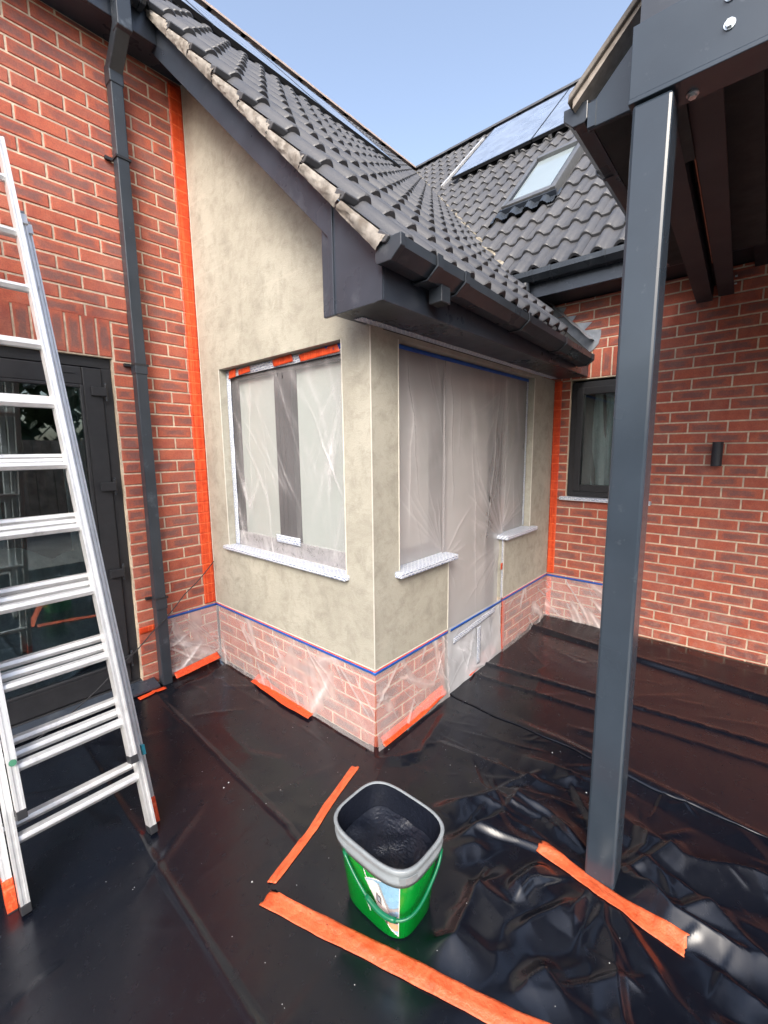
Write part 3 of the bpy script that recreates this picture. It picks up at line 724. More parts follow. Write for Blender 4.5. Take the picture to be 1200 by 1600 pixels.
# lower roof at the right wall, ridge, valley
mb = MB()
n = 60; P = np.zeros((n, 5, 3)); rr = random.Random(3)
for a in range(n):
    y = .36+(4.1-.36)*a/(n-1); x = y+1.64
    for c in range(5):
        s = (c-2)/2*.035; P[a, c] = (x+s+rr.uniform(-.014, .014), y-s+rr.uniform(-.008, .008), y+2.64+.018+.014*(1-abs(c-2)/2)+rr.uniform(-.014, .012))
grid_obj('valley_mortar', P, M['valleymortar'], r1, smooth=False)
def ridge(parent, p, q, n, mat, rad=.11):
    p, q = Vector(p), Vector(q); d = (q-p)/n
    for i in range(n):
        m1 = MB(); prof = []
        sd = d.normalized().cross(Vector((0, 0, 1)))
        for s, sc in ((0, 1.0), (1, .97)):
            P = p+d*(i+s*1.0); prof += [P+sd*math.cos(math.pi*k/8)*rad*sc+Vector((0, 0, math.sin(math.pi*k/8)*rad*.75*sc)) for k in range(9)]
        m1.add(prof, [(k, k+1, 10+k, 9+k) for k in range(8)]+[tuple(range(8, -1, -1)), tuple(range(9, 18))])
        m1.build('ridge_tile', mat, parent, smooth=False)
ridge(r1, (-3.3, 4.12, RIDGE_Z-.01), (5.75, 4.12, RIDGE_Z-.01), 20, M['ridge'])

# roof over the right wall: plane z = x + 1.0
r2 = thing('tiled_roof', 'grey concrete tiled roof behind, rising above the right brick wall with the roof window', 'roof', (4, 0, 5))
SK = (2.86, 3.62, .27, .80)        # skylight x0,x1,y0,y1
items = []
for i in range(20):
    x = 1.905+.2121*i; z = x+1.0
    if z > RIDGE_Z-.05: break
    y = .45
    k = 0
    yy = x-1.64+.12          # valley limit
    ytop = .318+.3*math.ceil((yy-.318)/.3)
    y = ytop
    while y > -3.6:
        if not (SK[0]-.16 < x < SK[1]-.12 and SK[2]-.02 < y-.15 < SK[3]+.02):
            o = Vector((x+random.uniform(-.002, .002), y+random.uniform(-.002, .002), z+random.uniform(-.0015, .0015)))
            mx = basis((0, -1, 0), (q2, 0, q2), (-q2, 0, q2), o) @ Matrix.Rotation(random.uniform(-.004, .004), 4, 'Z')
            items.append((T_FULL, mx, o+Vector((.1, -.15, .1))))
        y -= TW
place_many('roof_tile', items, r2, M['tile'], 290, 'roof_tiles_beyond')
mb = MB(); mb.add([(1.93, -3.6, 2.865), (5.8, -3.6, 6.735), (5.8, 4.16, 6.735), (1.93, .29, 2.865)], [(0, 1, 2, 3)]); mb.build('roof_deck', M['dark'], r2)
ridge(r2, (5.77, 4.2, RIDGE_Z-.01), (5.77, -3.6, RIDGE_Z-.01), 18, M['tile'], .10)
# roof window
def rp(x, y, w_): return Vector((x-q2*w_, y, x+1.0+q2*w_))
def rbox(mb, x0, x1, y0, y1, w0, w1):
    vs = [rp(x0, y0, w0), rp(x1, y0, w0), rp(x1, y1, w0), rp(x0, y1, w0), rp(x0, y0, w1), rp(x1, y0, w1), rp(x1, y1, w1), rp(x0, y1, w1)]
    mb.add(vs, [(0, 3, 2, 1), (4, 5, 6, 7), (0, 1, 5, 4), (1, 2, 6, 5), (2, 3, 7, 6), (3, 0, 4, 7)])
m1 = MB(); x0, x1, y0, y1 = SK; wd = .05
rbox(m1, x0, x1, y0, y0+wd, -.06, .085); rbox(m1, x0, x1, y1-wd, y1, -.06, .085); rbox(m1, x0, x0+.06, y0+wd, y1-wd, -.06, .08); rbox(m1, x1-.05, x1, y0+wd, y1-wd, -.06, .1)
rw = m1.build('roof_window', simple('skylight_frame', (.16, .165, .17), .35, metal=.4), r2, bevel=.004)
m1 = MB(); rbox(m1, x0+.06, x1-.05, y0+wd, y1-wd, .05, .062)
m1.build('pane', glass_pane_mat('skylight_pane', (.30, .36, .38), .06), rw)
m1 = MB(); rbox(m1, x0+.07, x1-.06, y0+wd, y0+wd+.015, .062, .078); rbox(m1, x0+.07, x1-.06, y1-wd-.015, y1-wd, .062, .078); m1.build('glazing_bead', M['pframe'], rw)
m1 = MB(); rbox(m1, x0-.02, x0-.001, y0-.01, y1+.01, .0, .06); m1.build('bottom_flashing', M['anth'], rw)
# pleated apron below the roof window
nu = 90; P = np.zeros((nu, 8, 3))
for a in range(nu):
    y = y1+.09-(y1-y0+.16)*a/(nu-1); uu = (.318-y) % .15/.15
    h = .036*math.sin(math.pi*max(0, (uu-.42)/.58))**.85+.003*math.sin(a*2.1)
    for c in range(8):
        s = c/7; P[a, c] = rp(x0-.02-s*.08, y, h+.02-.004*s)
grid_obj('pleated_apron', P, M['gutter'], rw)
m1 = MB(); rbox(m1, x0-.05, x1+.02, y1+.0, y1+.05, -.02, .03); m1.build('side_flashing', simple('buff_flashing', (.42, .33, .25), .8), rw)

# fascia/gutter of that roof
FX = 2.0
e2 = thing('house_eave', 'dark fascia and soffit below the tiles on top of the right brick wall', 'eave', (2.1, -1, 2.7))
mb = MB(); mb.box(FX, FX+.02, -3.6, .16, 2.722, 2.885); mb.build('fascia_board', M['anth'], e2, bevel=.003)
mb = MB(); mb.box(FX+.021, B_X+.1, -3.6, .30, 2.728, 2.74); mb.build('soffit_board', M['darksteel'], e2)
g2 = thing('gutter', 'dark grey gutter above the small window, running behind the post', 'gutter', (1.9, -.3, 2.85))
m1 = MB(); sweep(m1, gutter_profile(.11, .07), (FX-.001, .235, 2.893), (FX-.001, -3.6, 2.893), (-1, 0, 0)); m1.build('channel', M['gutter'], g2)
m1 = MB(); solid(m1, (FX-.001, .24, 2.893), (FX-.001, .215, 2.893), (-1, 0, 0), .114, .074); m1.build('stop_end', M['gutter'], g2, bevel=.003)
for y in (.07, -.07, -.44, -.9):
    m1 = MB(); strap(m1, (FX-.001, y, 2.893), (0, 1, 0), (-1, 0, 0), .116, .075, .018); m1.build('gutter_clip', M['gutter'], g2)
m1 = MB(); m1.tube([(1.945, .14, 2.825), (1.945, .14, 2.76)], .036, 20); m1.build('outlet_spigot', M['gutter'], g2, bevel=.003)

# lead flashing, stepped, where the lower roof meets the right wall
fl = thing('lead_flashing', 'stepped grey lead flashing on the right brick wall beside the extension roof', 'flashing', (B_X, -.1, 2.5))
steps = [[(.30, 2.76), (-.068, 2.683), (-.035, 2.622), (.10, 2.60)], [(.10, 2.62), (-.151, 2.605), (-.105, 2.545), (.05, 2.54)], [(.05, 2.56), (-.276, 2.533), (-.198, 2.462), (-.05, 2.45)],
         [(-.02, 2.50), (-.344, 2.464), (-.345, 2.42), (-.33, 2.36), (-.30, 2.325), (-.262, 2.30), (-.235, 2.33)]]
for i, s in enumerate(steps):
    m1 = MB(); m1.prism(s, 0, B_X-.0045-.0016*i, B_X-.0025-.0016*i); m1.build('flashing_step', M['lead'], fl)
m1 = MB(); m1.prism([(-.31, 2.315), (.35, 2.975), (.30, 3.0), (.10, 2.80), (-.2, 2.50), (-.34, 2.36)], 0, B_X-.0105, B_X-.0125)
n = 40; P = np.zeros((n, 4, 3))
for a in range(n):
    y = -.30+.62*a/(n-1)
    for c in range(4): s = c/3; P[a, c] = (B_X-.010-.12*s, y, y+2.64+.05-.012*s+.004*math.sin(a*.9+c))
grid_obj('flashing_apron', P, M['lead'], fl)

# ------------------------------------------------------------------ solar panels
def solar(name, label, fn, a0, a1, b0, b1, group):
    """fn(a, b, w): a along eaves, b upslope horizontal, w normal offset"""
    t = thing(name, label, 'solar panel', fn((a0+a1)/2, b0, 0), group)
    def sb(mb, A0, A1, B0, B1, w0, w1):
        vs = [fn(*p) for p in [(A0, B0, w0), (A1, B0, w0), (A1, B1, w0), (A0, B1, w0), (A0, B0, w1), (A1, B0, w1), (A1, B1, w1), (A0, B1, w1)]]
        mb.add(vs, [(0, 3, 2, 1), (4, 5, 6, 7), (0, 1, 5, 4), (1, 2, 6, 5), (2, 3, 7, 6), (3, 0, 4, 7)])
    m1 = MB(); f = .018
    sb(m1, a0, a0+f, b0, b1, .0, .036); sb(m1, a1-f, a1, b0, b1, .0, .036); sb(m1, a0+f, a1-f, b0, b0+f, .0, .036); sb(m1, a0+f, a1-f, b1-f, b1, .0, .036)
    m1.build('panel_frame', M['pframe'], t)
    m1 = MB(); sb(m1, a0+f, a1-f, b0+f, b1-f, .018, .033); m1.build('panel_glass', M['panel'], t)
    m1 = MB(); sb(m1, a0+.2, a0+.24, b0+.02, b1-.02, -.055, -.001); sb(m1, a1-.24, a1-.2, b0+.02, b1-.02, -.055, -.001); m1.build('mounting_rail', M['alu'], t)
    return t
offR = .05
fR = lambda a, b, w_: Vector((b-q2*(w_+offR), a, b+1.0+q2*(w_+offR)))
lb = ['leftmost of the solar panels on the roof behind, nearest the valley', 'second solar panel from the left on the roof behind', 'solar panel on the roof behind, third from the left, mostly hidden by the canopy']
for k in range(3): solar('solar_panel', lb[k], fR, 2.25-1.13*k, 2.25-1.13*k-1.115, 4.25, 5.46, 'solar panels on the roof behind')
offE = .02
fE = lambda a, b, w_: Vector((a, b-q2*(w_+offE), b+2.64+q2*(w_+offE)))
for k in range(4):
    lbl = ['solar panel on the extension roof at its right end, nearest the valley', 'second solar panel from the right on the extension roof', 'third solar panel from the right on the extension roof, above the verge tiles', 'fourth solar panel from the right on the extension roof, cut by the frame top'][k]
    solar('solar_panel', lbl, fE, 2.75-1.13*k-1.115, 2.75-1.13*k, 2.06, 3.26, 'solar panels on the extension roof')

# ------------------------------------------------------------------ downpipe
dp = thing('downpipe', 'dark grey square downpipe on the left brick wall beside the door', 'downpipe', (-.41, A_Y-.04, 0))
def sqtube(mb, p, q, w_=.065): mb.bar(p, q, w_, w_, up=(0, -1, .001))
px = -.412; py = A_Y-.048
m1 = MB(); sqtube(m1, (px-.006, py, .0), (px, py, 3.68)); m1.build('pipe', M['pipe'], dp, bevel=.005)
m1 = MB(); sqtube(m1, (px, py, 3.60), (px, py, 3.70), .075); m1.bar((px, py, 3.675), (px-.006, 1.37, 3.80), .07, .07, up=(0, .6, .8)); m1.bar((px-.006, 1.366, 3.765), (px-.006, 1.366, 4.0), .075, .075, up=(0, -1, 0))
m1.build('offset_bend', M['pipe'], dp, bevel=.005)
for z in (3.225, 2.085, .605):
    m1 = MB(); m1.box(px-.04, px+.04, py-.039, py+.04, z-.006, z+.006); m1.box(px-.075, px-.04, A_Y-.022, A_Y-.002, z-.008, z+.008); m1.build('pipe_bracket', M['frame'], dp)
m1 = MB(); m1.box(px-.038, px+.033, py-.0375, py+.036, 2.03, 2.085); m1.build('pipe_socket', M['pipe'], dp, bevel=.004)
m1 = MB(); m1.box(px-.04, px+.031, py-.0375, py+.036, .53, .60); m1.build('pipe_socket', M['pipe'], dp, bevel=.004)
g3 = thing('gutter', 'dark gutter of the main house at the top left above the downpipe', 'gutter', (-1.5, 1.36, 4.0))
m1 = MB(); sweep(m1, gutter_profile(), (-3.6, 1.419, 4.03), (-.30, 1.419, 4.03), (0, -1, 0)); m1.build('channel', M['gutter'], g3)
m1 = MB(); solid(m1, (-.322, 1.419, 4.03), (-.295, 1.419, 4.03), (0, -1, 0)); m1.build('stop_end', M['gutter'], g3, bevel=.003)

# ------------------------------------------------------------------ canopy on steel post
cp = thing('steel_canopy', 'blue grey steel post and beams carrying a tiled porch canopy on the right', 'canopy', (.05, -1.08, 0))
PY0, PY1 = -1.028, -1.128
m1 = MB(); m1.box(0, .1, PY1, PY0, 0, 2.52); m1.build('post', M['steel'], cp, bevel=.009)
m1 = MB(); m1.box(.0, .012, -3.8, -1.018, 2.538, 2.722); m1.box(.012, .09, -3.8, -1.018, 2.71, 2.722); m1.box(-.006, .1, -3.8, -1.018, 2.523, 2.536); m1.build('front_beam', M['steel'], cp, bevel=.002)
for y, z in ((-1.24, 2.604), (-1.237, 2.668), (-2.0, 2.63)):
    m1 = MB(); m1.tube([(-.001, y, z), (-.003, y, z)], .0125, 20); m1.tube([(-.003, y, z), (-.010, y, z)], .0095, 6); m1.build('bolt', M['zinc'], cp)
# side beam towards the wall (two flanges with a slot between)
def sb_pt(x, off): return -1.025+.078*(x-.1)/2.18-off
def strip(mb, x0, x1, o0, o1, z0, z1):
    vs = []
    for x in (x0, x1):
        for o, z in ((o0, z0), (o1, z0), (o1, z1), (o0, z1)): vs.append((x, sb_pt(x, o), z))
    mb.add(vs, [(0, 1, 2, 3), (7, 6, 5, 4), (0, 4, 5, 1), (1, 5, 6, 2), (2, 6, 7, 3), (3, 7, 4, 0)])
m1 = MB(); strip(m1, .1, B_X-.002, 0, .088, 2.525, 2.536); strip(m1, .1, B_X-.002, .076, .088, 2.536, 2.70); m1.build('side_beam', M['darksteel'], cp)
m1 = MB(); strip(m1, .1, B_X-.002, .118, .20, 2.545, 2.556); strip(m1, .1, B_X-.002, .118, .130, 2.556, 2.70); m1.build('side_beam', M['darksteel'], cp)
m1 = MB(); strip(m1, .1, .42, .0881, .1179, 2.527, 2.535); strip(m1, .1, B_X-.002, .0881, .1179, 2.62, 2.63); m1.build('slot_shade_strip', M['dark'], cp)  # dark strips set in the slot as its shade
m1 = MB(); m1.tube([(.33, sb_pt(.33, .113), 2.548), (1.6, sb_pt(1.6, .113), 2.552)], .0022, 6); m1.build('copper_wire', simple('copper', (.5, .22, .14), .4, metal=.6), cp)
m1 = MB(); m1.tube([(.065, -1.163, 2.5225), (.065, -1.163, 2.519)], .015, 20); m1.tube([(.065, -1.163, 2.519), (.065, -1.163, 2.511)], .0105, 6); m1.build('bolt', M['zinc'], cp)
for z in (2.60, 2.645):
    m1 = MB(); m1.tube([(B_X-.03, -1.145, z), (B_X-.03, -1.158, z)], .006, 8); m1.build('bolt', M['zinc'], cp)
m1 = MB(); m1.box(.1, B_X-.001, -3.8, -1.24, 2.685, 2.70); m1.build('ceiling', simple('black_ceiling', (.006, .007, .012), .7), cp)
# porch roof over it
m1 = MB(); m1.box(.022, .05, -3.8, -1.03, 2.724, 3.6); m1.build('gable_cladding', M['anth'], cp)
xg = .2
m1 = MB(); m1.prism([(-.842, 2.637), (-1.3, 2.637), (-1.3, 2.637+.53), (-.842, 2.70)], 0, xg, xg+.018); m1.build('box_end', M['steel'], cp, bevel=.003)
m1 = MB(); m1.box(xg-.004, xg-.0005, -.868, -.8425, 2.64, 2.715); m1.build('corner_trim', M['steel'], cp)
m1 = MB(); m1.box(xg+.018, 1.75, -.842, -.858, 2.637, 2.735); m1.build('side_fascia', M['anth'], cp)
m1 = MB(); m1.box(xg+.018, 1.75, -.859, -1.3, 2.64, 2.65); m1.build('soffit_board', M['dark'], cp)
m1 = MB(); m1.prism([(-.80, 2.705), (-2.4, 4.305), (-2.4, 4.335), (-.80, 2.735)], 0, xg-.03, 1.8); m1.build('porch_roof_bed', simple('weathered_undercloak', (.3, .27, .24), .9, var=.2), cp)
for k in range(5):
    y = -.79-.2121*k; z = -y+1.955+.0
    m1 = MB(); m1.prism([(y, z), (y-.24, z+.24-.012), (y-.24, z+.24-.036), (y+.004, z-.026)], 0, xg-.045, 1.8); m1.build('porch_roof_tile', M['porch'], cp, bevel=.004)
g4 = thing('gutter', 'short dark gutter on the side of the porch canopy, left of the post', 'gutter', (.5, -.8, 2.7))
m1 = MB(); sweep(m1, gutter_profile(.075, .06), (xg, -.841, 2.728), (1.7, -.841, 2.728), (0, 1, 0)); m1.build('channel', M['gutter'], g4)
m1 = MB(); solid(m1, (xg-.003, -.841, 2.728), (xg+.02, -.841, 2.728), (0, 1, 0), .079, .064); m1.build('stop_end', M['gutter'], g4, bevel=.003)
for x in (.6, 1.1):
    m1 = MB(); strap(m1, (x, -.841, 2.728), (1, 0, 0), (0, 1, 0), .081, .066, .018); m1.build('gutter_clip', M['gutter'], g4)

# ------------------------------------------------------------------ black polythene sheets
def seg_d(X, Y, a, b):
    ax, ay = a; bx, by = b; dx, dy = bx-ax, by-ay; L2 = dx*dx+dy*dy
    t = ((X-ax)*dx+(Y-ay)*dy)/L2; tc = np.clip(t, 0, 1)
    d = np.hypot(X-ax-tc*dx, Y-ay-tc*dy); side = np.sign((X-ax)*dy-(Y-ay)*dx)
    return d, tc, side
def vnoise(X, Y, scale, seed, octs=3):
    r = np.random.RandomState(seed); h = np.zeros_like(X); amp = 1.
    for o in range(octs):
        for k in range(5):
            a = r.uniform(0, 2*np.pi); f = scale*2**o*r.uniform(.7, 1.4)
            h += amp*np.sin((X*np.cos(a)+Y*np.sin(a))*f+r.uniform(0, 6.28)+1.2*np.sin((X*np.sin(a)-Y*np.cos(a))*f*.6+r.uniform(0, 6.28)))/5
        amp *= .5
    return h
def crumple(X, Y, n, box, seed, slope=1.0):
    r = np.random.RandomState(seed); m1 = np.full(X.shape, 9.); m2 = np.full(X.shape, 9.)
    for i in range(n):
        cx, cy = r.uniform(box[0], box[1]), r.uniform(box[2], box[3]); a = r.uniform(0, np.pi); st = r.uniform(1, 2.6)
        dx, dy = X-cx, Y-cy; d = np.hypot((dx*np.cos(a)+dy*np.sin(a))*st, (-dx*np.sin(a)+dy*np.cos(a))/math.sqrt(st))
        m2 = np.where(d < m1, m1, np.minimum(m2, d)); m1 = np.minimum(m1, d)
    return m1*slope
FOLDS = [  # (points, height, width, asymmetry)
 ([(.70, -.35), (.65, -1.03), (.59, -1.6), (.55, -2.4)], .020, .05), ([(.36, -1.07), (.26, -1.29), (.36, -1.5), (.33, -1.9)], .045, .05),
 ([(0, -.69), (.21, -.69), (.3, -.95)], .02, .04), ([(-.05, -1.34), (-.13, -1.6), (-.3, -2.1)], .03, .035), ([(-.15, -1.15), (-.37, -1.24), (-.6, -1.5)], .018, .03),
 ([(-.38, -.9), (-.11, -1.06)], .02, .04), ([(-.27, -.83), (-.06, -.92)], .028, .045), ([(-.13, -.44), (.17, -.67)], .03, .05), ([(-.26, -.57), (-.04, -.68), (.06, -.72)], .035, .04),
 ([(-.60, -.70), (-.50, -.79), (-.33, -.76), (-.16, -.82)], .035, .05), ([(.25, -.12), (.3, -.61), (.36, -.89)], .014, .03), ([(-.51, -.99), (-.36, -1.07)], .02, .05),
 ([(.12, -1.12), (.02, -1.3), (.05, -1.6)], .04, .04), ([(.1, -.2), (.5, -.1)], .012, .03), ([(.2, -1.15), (.12, -1.4), (-.05, -1.7)], .035, .04), ([(-.55, -1.1), (-.9, -1.5)], .015, .06), ([(.44, -.6), (.5, -1.1)], .025, .04), ([(-.05, -.05), (.02, -.13), (.16, -.2)], .016, .025)]
def fold_h(X, Y, folds, prof='tent'):
    h = np.zeros_like(X)
    for pts, A, w_ in folds:
        best = np.zeros_like(X); m = len(pts)-1
        for i in range(m):
            d, t, sd_ = seg_d(X, Y, pts[i], pts[i+1]); tt = (i+t)/m
            taper = np.clip(np.minimum(tt, 1-tt)*3.2+.05, 0, 1)
            ww = w_*np.where(sd_ > 0, 2.6, .9)
            best = np.maximum(best, A*taper*np.clip(1-d/ww, 0, 1)**1.25)
        h = np.maximum(h, best)+.3*np.minimum(h, best)
    return h
_r = np.random.RandomState(77); RAND_FOLDS = []
for i in range(13):                        # gathered round the post foot
    a = i/13*2*np.pi+_r.uniform(-.2, .2); L = _r.uniform(.2, .55); c0 = (.05+.07*np.cos(a), -1.08+.07*np.sin(a))
    mid = (c0[0]+np.cos(a)*L*.5+_r.uniform(-.03, .03), c0[1]+np.sin(a)*L*.5+_r.uniform(-.03, .03))
    RAND_FOLDS.append(([c0, mid, (c0[0]+np.cos(a+.2)*L, c0[1]+np.sin(a+.2)*L)], _r.uniform(.012, .032), _r.uniform(.02, .045)))
for i in range(34):
    cx, cy = _r.uniform(-.45, .6), _r.uniform(-2.0, -.55); a = _r.normal(-1.1, .65); L = _r.uniform(.1, .45)
    RAND_FOLDS.append(([(cx-np.cos(a)*L/2, cy-np.sin(a)*L/2), (cx+_r.uniform(-.03, .03), cy+_r.uniform(-.03, .03)), (cx+np.cos(a)*L/2, cy+np.sin(a)*L/2)], _r.uniform(.006, .022), _r.uniform(.015, .05)))
for i in range(16):
    cx, cy = _r.uniform(-.5, .6), _r.uniform(-.5, -.05); a = _r.uniform(0, np.pi); L = _r.uniform(.1, .4)
    RAND_FOLDS.append(([(cx-np.cos(a)*L/2, cy-np.sin(a)*L/2), (cx+np.cos(a)*L/2, cy+np.sin(a)*L/2)], _r.uniform(.003, .008), _r.uniform(.01, .03)))
FINE_FOLDS = []
for i in range(70):
    cx, cy = _r.uniform(-.5, .65), _r.uniform(-2.0, -.15); a = _r.normal(-1.0, .8); L = _r.uniform(.06, .3)
    FINE_FOLDS.append(([(cx-np.cos(a)*L/2, cy-np.sin(a)*L/2), (cx+np.cos(a)*L/2, cy+np.sin(a)*L/2)], _r.uniform(.003, .008), _r.uniform(.006, .014)))
def front_h(X, Y):
    k = np.clip((X+.62)/.35, 0, 1)*np.clip((-Y-.35)/.35, 0, 1)*np.clip((.72-X)/.2+.2, 0, 1)
    Xw = X+.010*vnoise(X, Y, 12, 3, 3); Yw = Y+.010*vnoise(X, Y, 12, 4, 3)
    h = .008+1.25*fold_h(Xw, Yw, FOLDS)+.85*fold_h(Xw, Yw, RAND_FOLDS)*(.35+.65*k)+fold_h(Xw, Yw, FINE_FOLDS)*(.3+.7*k)+.004*vnoise(X, Y, 4, 5, 2)*(.3+.7*k)+.0006*vnoise(X, Y, 30, 6, 2)
    near_b = np.exp(-(((X+.51)/.17)**4+((Y+.54)/.19)**4)); h = h*(1-near_b)+.006*near_b
    ta = np.minimum.reduce([seg_d(X, Y, (-.81, -.205), (-.56, -1.02))[0], seg_d(X, Y, (-.154, 0), (-.765, -.178))[0]]); kt = np.exp(-(ta/.06)**2)
    h = h*(1-.85*kt)+.005*.85*kt
    return h+.0015
BACK_FOLDS = []
for i in range(22):
    cx, cy = _r.uniform(.7, 2.2), _r.uniform(-2.2, -.1); a = _r.normal(-1.5, .7); L = _r.uniform(.15, .6)
    BACK_FOLDS.append(([(cx-np.cos(a)*L/2, cy-np.sin(a)*L/2), (cx+np.cos(a)*L/2, cy+np.sin(a)*L/2)], _r.uniform(.002, .006), _r.uniform(.008, .03)))
LEFT_FOLDS = [([(-.45, 1.38), (-.2, 1.40), (-.02, 1.46)], .012, .03), ([(-.36, 1.42), (-.3, 1.3), (-.33, 1.1)], .006, .02)]
for i in range(46):
    cx, cy = _r.uniform(-1.6, -.05), _r.uniform(-1.6, 1.3); a = _r.normal(-.5, .8); L = _r.uniform(.12, .6)
    LEFT_FOLDS.append(([(cx-np.cos(a)*L/2, cy-np.sin(a)*L/2), (cx+_r.uniform(-.02, .02), cy+_r.uniform(-.02, .02)), (cx+np.cos(a)*L/2, cy+np.sin(a)*L/2)], _r.uniform(.0015, .006), _r.uniform(.01, .045)))
def back_h(X, Y):
    h = .007+.003*vnoise(X, Y, 2.6, 21, 2)+.0006*vnoise(X, Y, 14, 22, 2)+fold_h(X, Y, BACK_FOLDS)
    for xs, A, w_ in ((1.16, .012, .014), (.98, .005, .02)):
        d = X-(xs-.10*Y); h += A*np.exp(-(np.abs(d)/w_)**1.3)+np.where(d > 0, .006, 0)
    d = X-(1.90+.11*np.clip(Y+.8, -.8, .9)); h += .035*np.exp(-(d/.035)**2)+np.clip(d, 0, .3)*.12+.01*np.clip(d, 0, .3)*6*np.sin(Y*9+X*10)*.12
    return h+.010
def left_h(X, Y):
    h = .004+.004*vnoise(X, Y, 2.4, 31, 2)+.0006*vnoise(X, Y, 14, 32, 2)+fold_h(X, Y, LEFT_FOLDS)
    for (a, b) in (((-.52, 1.5), (-.575, -.02)), ((-.575, -.02), (-.62, -.30)), ((-.984, 1.235), (-1.02, -.48)), ((-1.02, -.48), (-1.07, -2.4)), ((-.15, 1.3), (-.12, .2))):
        A = .012 if a[0] < -.3 else .004
        d, t, s = seg_d(X, Y, a, b); h += .55*A*np.clip(1-d/.012, 0, 1)+.0025*(s > 0)*np.exp(-d/.06)
    h += .010*np.exp(-(seg_d(X, Y, (-.45, 1.38), (-.02, 1.46))[0]/.04)**1.5)*(1+vnoise(X, Y, 30, 35))
    return np.maximum(h, .0005)-.004
def in_poly(X, Y, poly):
    c = np.zeros(X.shape, bool); n = len(poly)
    for i in range(n):
        x1, y1 = poly[i]; x2, y2 = poly[(i+1) % n]
        with np.errstate(divide='ignore', invalid='ignore'): xi = (x2-x1)*(Y-y1)/(y2-y1+1e-12)+x1
        c ^= ((y1 > Y) != (y2 > Y)) & (X < xi)
    return c
def sheet(name, label, x0, x1, y0, y1, st, fn, poly=None, lift=0):
    xs = np.arange(x0, x1, st); ys_ = np.arange(y0, y1, st); X, Y = np.meshgrid(xs, ys_, indexing='ij')
    Z = fn(X, Y)+lift; mask = None
    if poly is not None: mask = in_poly(X+.006*vnoise(X, Y, 9, 41), Y+.006*vnoise(X, Y, 9, 42), poly)
    ins = (X > .02) & (Y > .005)                # under the extension
    if mask is None: mask = ~ins
    else: mask = mask & ~ins
    return grid_obj(name, np.stack([X, Y, Z], -1), M['sheet'], None, mask, label=label, cat='plastic sheet')
sheet('plastic_sheet', 'flat black plastic sheet with two long creases under the ladder', -2.6, .02, -2.6, 1.6, .0115, left_h)
def back_clip(X, Y): return back_h(X, Y)
vy = np.arange(-3.4, .03, .013); uu_ = np.linspace(0, 1, 130); Uq, Yq = np.meshgrid(uu_, vy, indexing='ij')
xe = .60+.07*np.clip(Yq+1.2, -1, 1.2)+.008*np.sin(Yq*7)+.004*np.sin(Yq*23); Xq = xe+(B_X-.002-xe)*Uq
Zq = np.maximum(back_h(Xq, Yq), 0); ed = np.clip((Xq-xe)/.03, 0, 1); Zf = front_h(Xq, Yq)+.006
kq = np.clip((Xq-xe)/.16, 0, 1); kq = kq*kq*(3-2*kq); Zq = Zf*(1-kq)+np.maximum(Zq, Zf*(1-kq))*kq+.001
grid_obj('plastic_sheet', np.stack([Xq, Yq, Zq], -1), M['sheet'], None, label='dull black plastic sheet spread before the right brick wall, its edge rolled up', cat='plastic sheet', thick=.0012)
sheet('plastic_sheet', 'glossy crumpled black plastic sheet under the bucket and around the post', -1.35, .95, -2.6, .06, .0068, front_h,
      [(-.03, .03), (-.42, -.085), (-.78, -.19), (-.70, -.6), (-.56, -1.05), (-.85, -3.2), (.66, -3.2), (.66, -1.5), (.72, -.8), (.86, .2), (.0, .2)], .003)
# small paint crumbs on the sheets
cr = MB(); rr = random.Random(9)
for i in range(95):
    x = rr.uniform(-1.2, .0) if i % 3 else rr.uniform(0, 1.2); y = rr.uniform(-1.2, 1.3) if x < 0 else rr.uniform(-1.1, -.05)
    z = float((left_h(np.array([x]), np.array([y])) if (x < -.05 and not in_poly(np.array([x]), np.array([y]), [(-.03, .03), (-.78, -.19), (-.56, -1.05), (-.8, -3), (.7, -3), (.7, 0)])[0]) else np.maximum(front_h(np.array([x]), np.array([y])), back_h(np.array([x]), np.array([y])))+.004)[0])
    s = rr.uniform(.0006, .0017) if i % 23 else .0032
    a = rr.uniform(0, 3); c_, s_ = math.cos(a)*s, math.sin(a)*s
    cr.add([(x+c_, y+s_, z), (x-s_, y+c_, z), (x-c_*1.4, y-s_*1.4, z), (x+s_, y-c_, z), (x, y, z+s)], [(0, 1, 4), (1, 2, 4), (2, 3, 4), (3, 0, 4)])
cr.build('paint_crumbs', M['white'], None, kind='stuff')

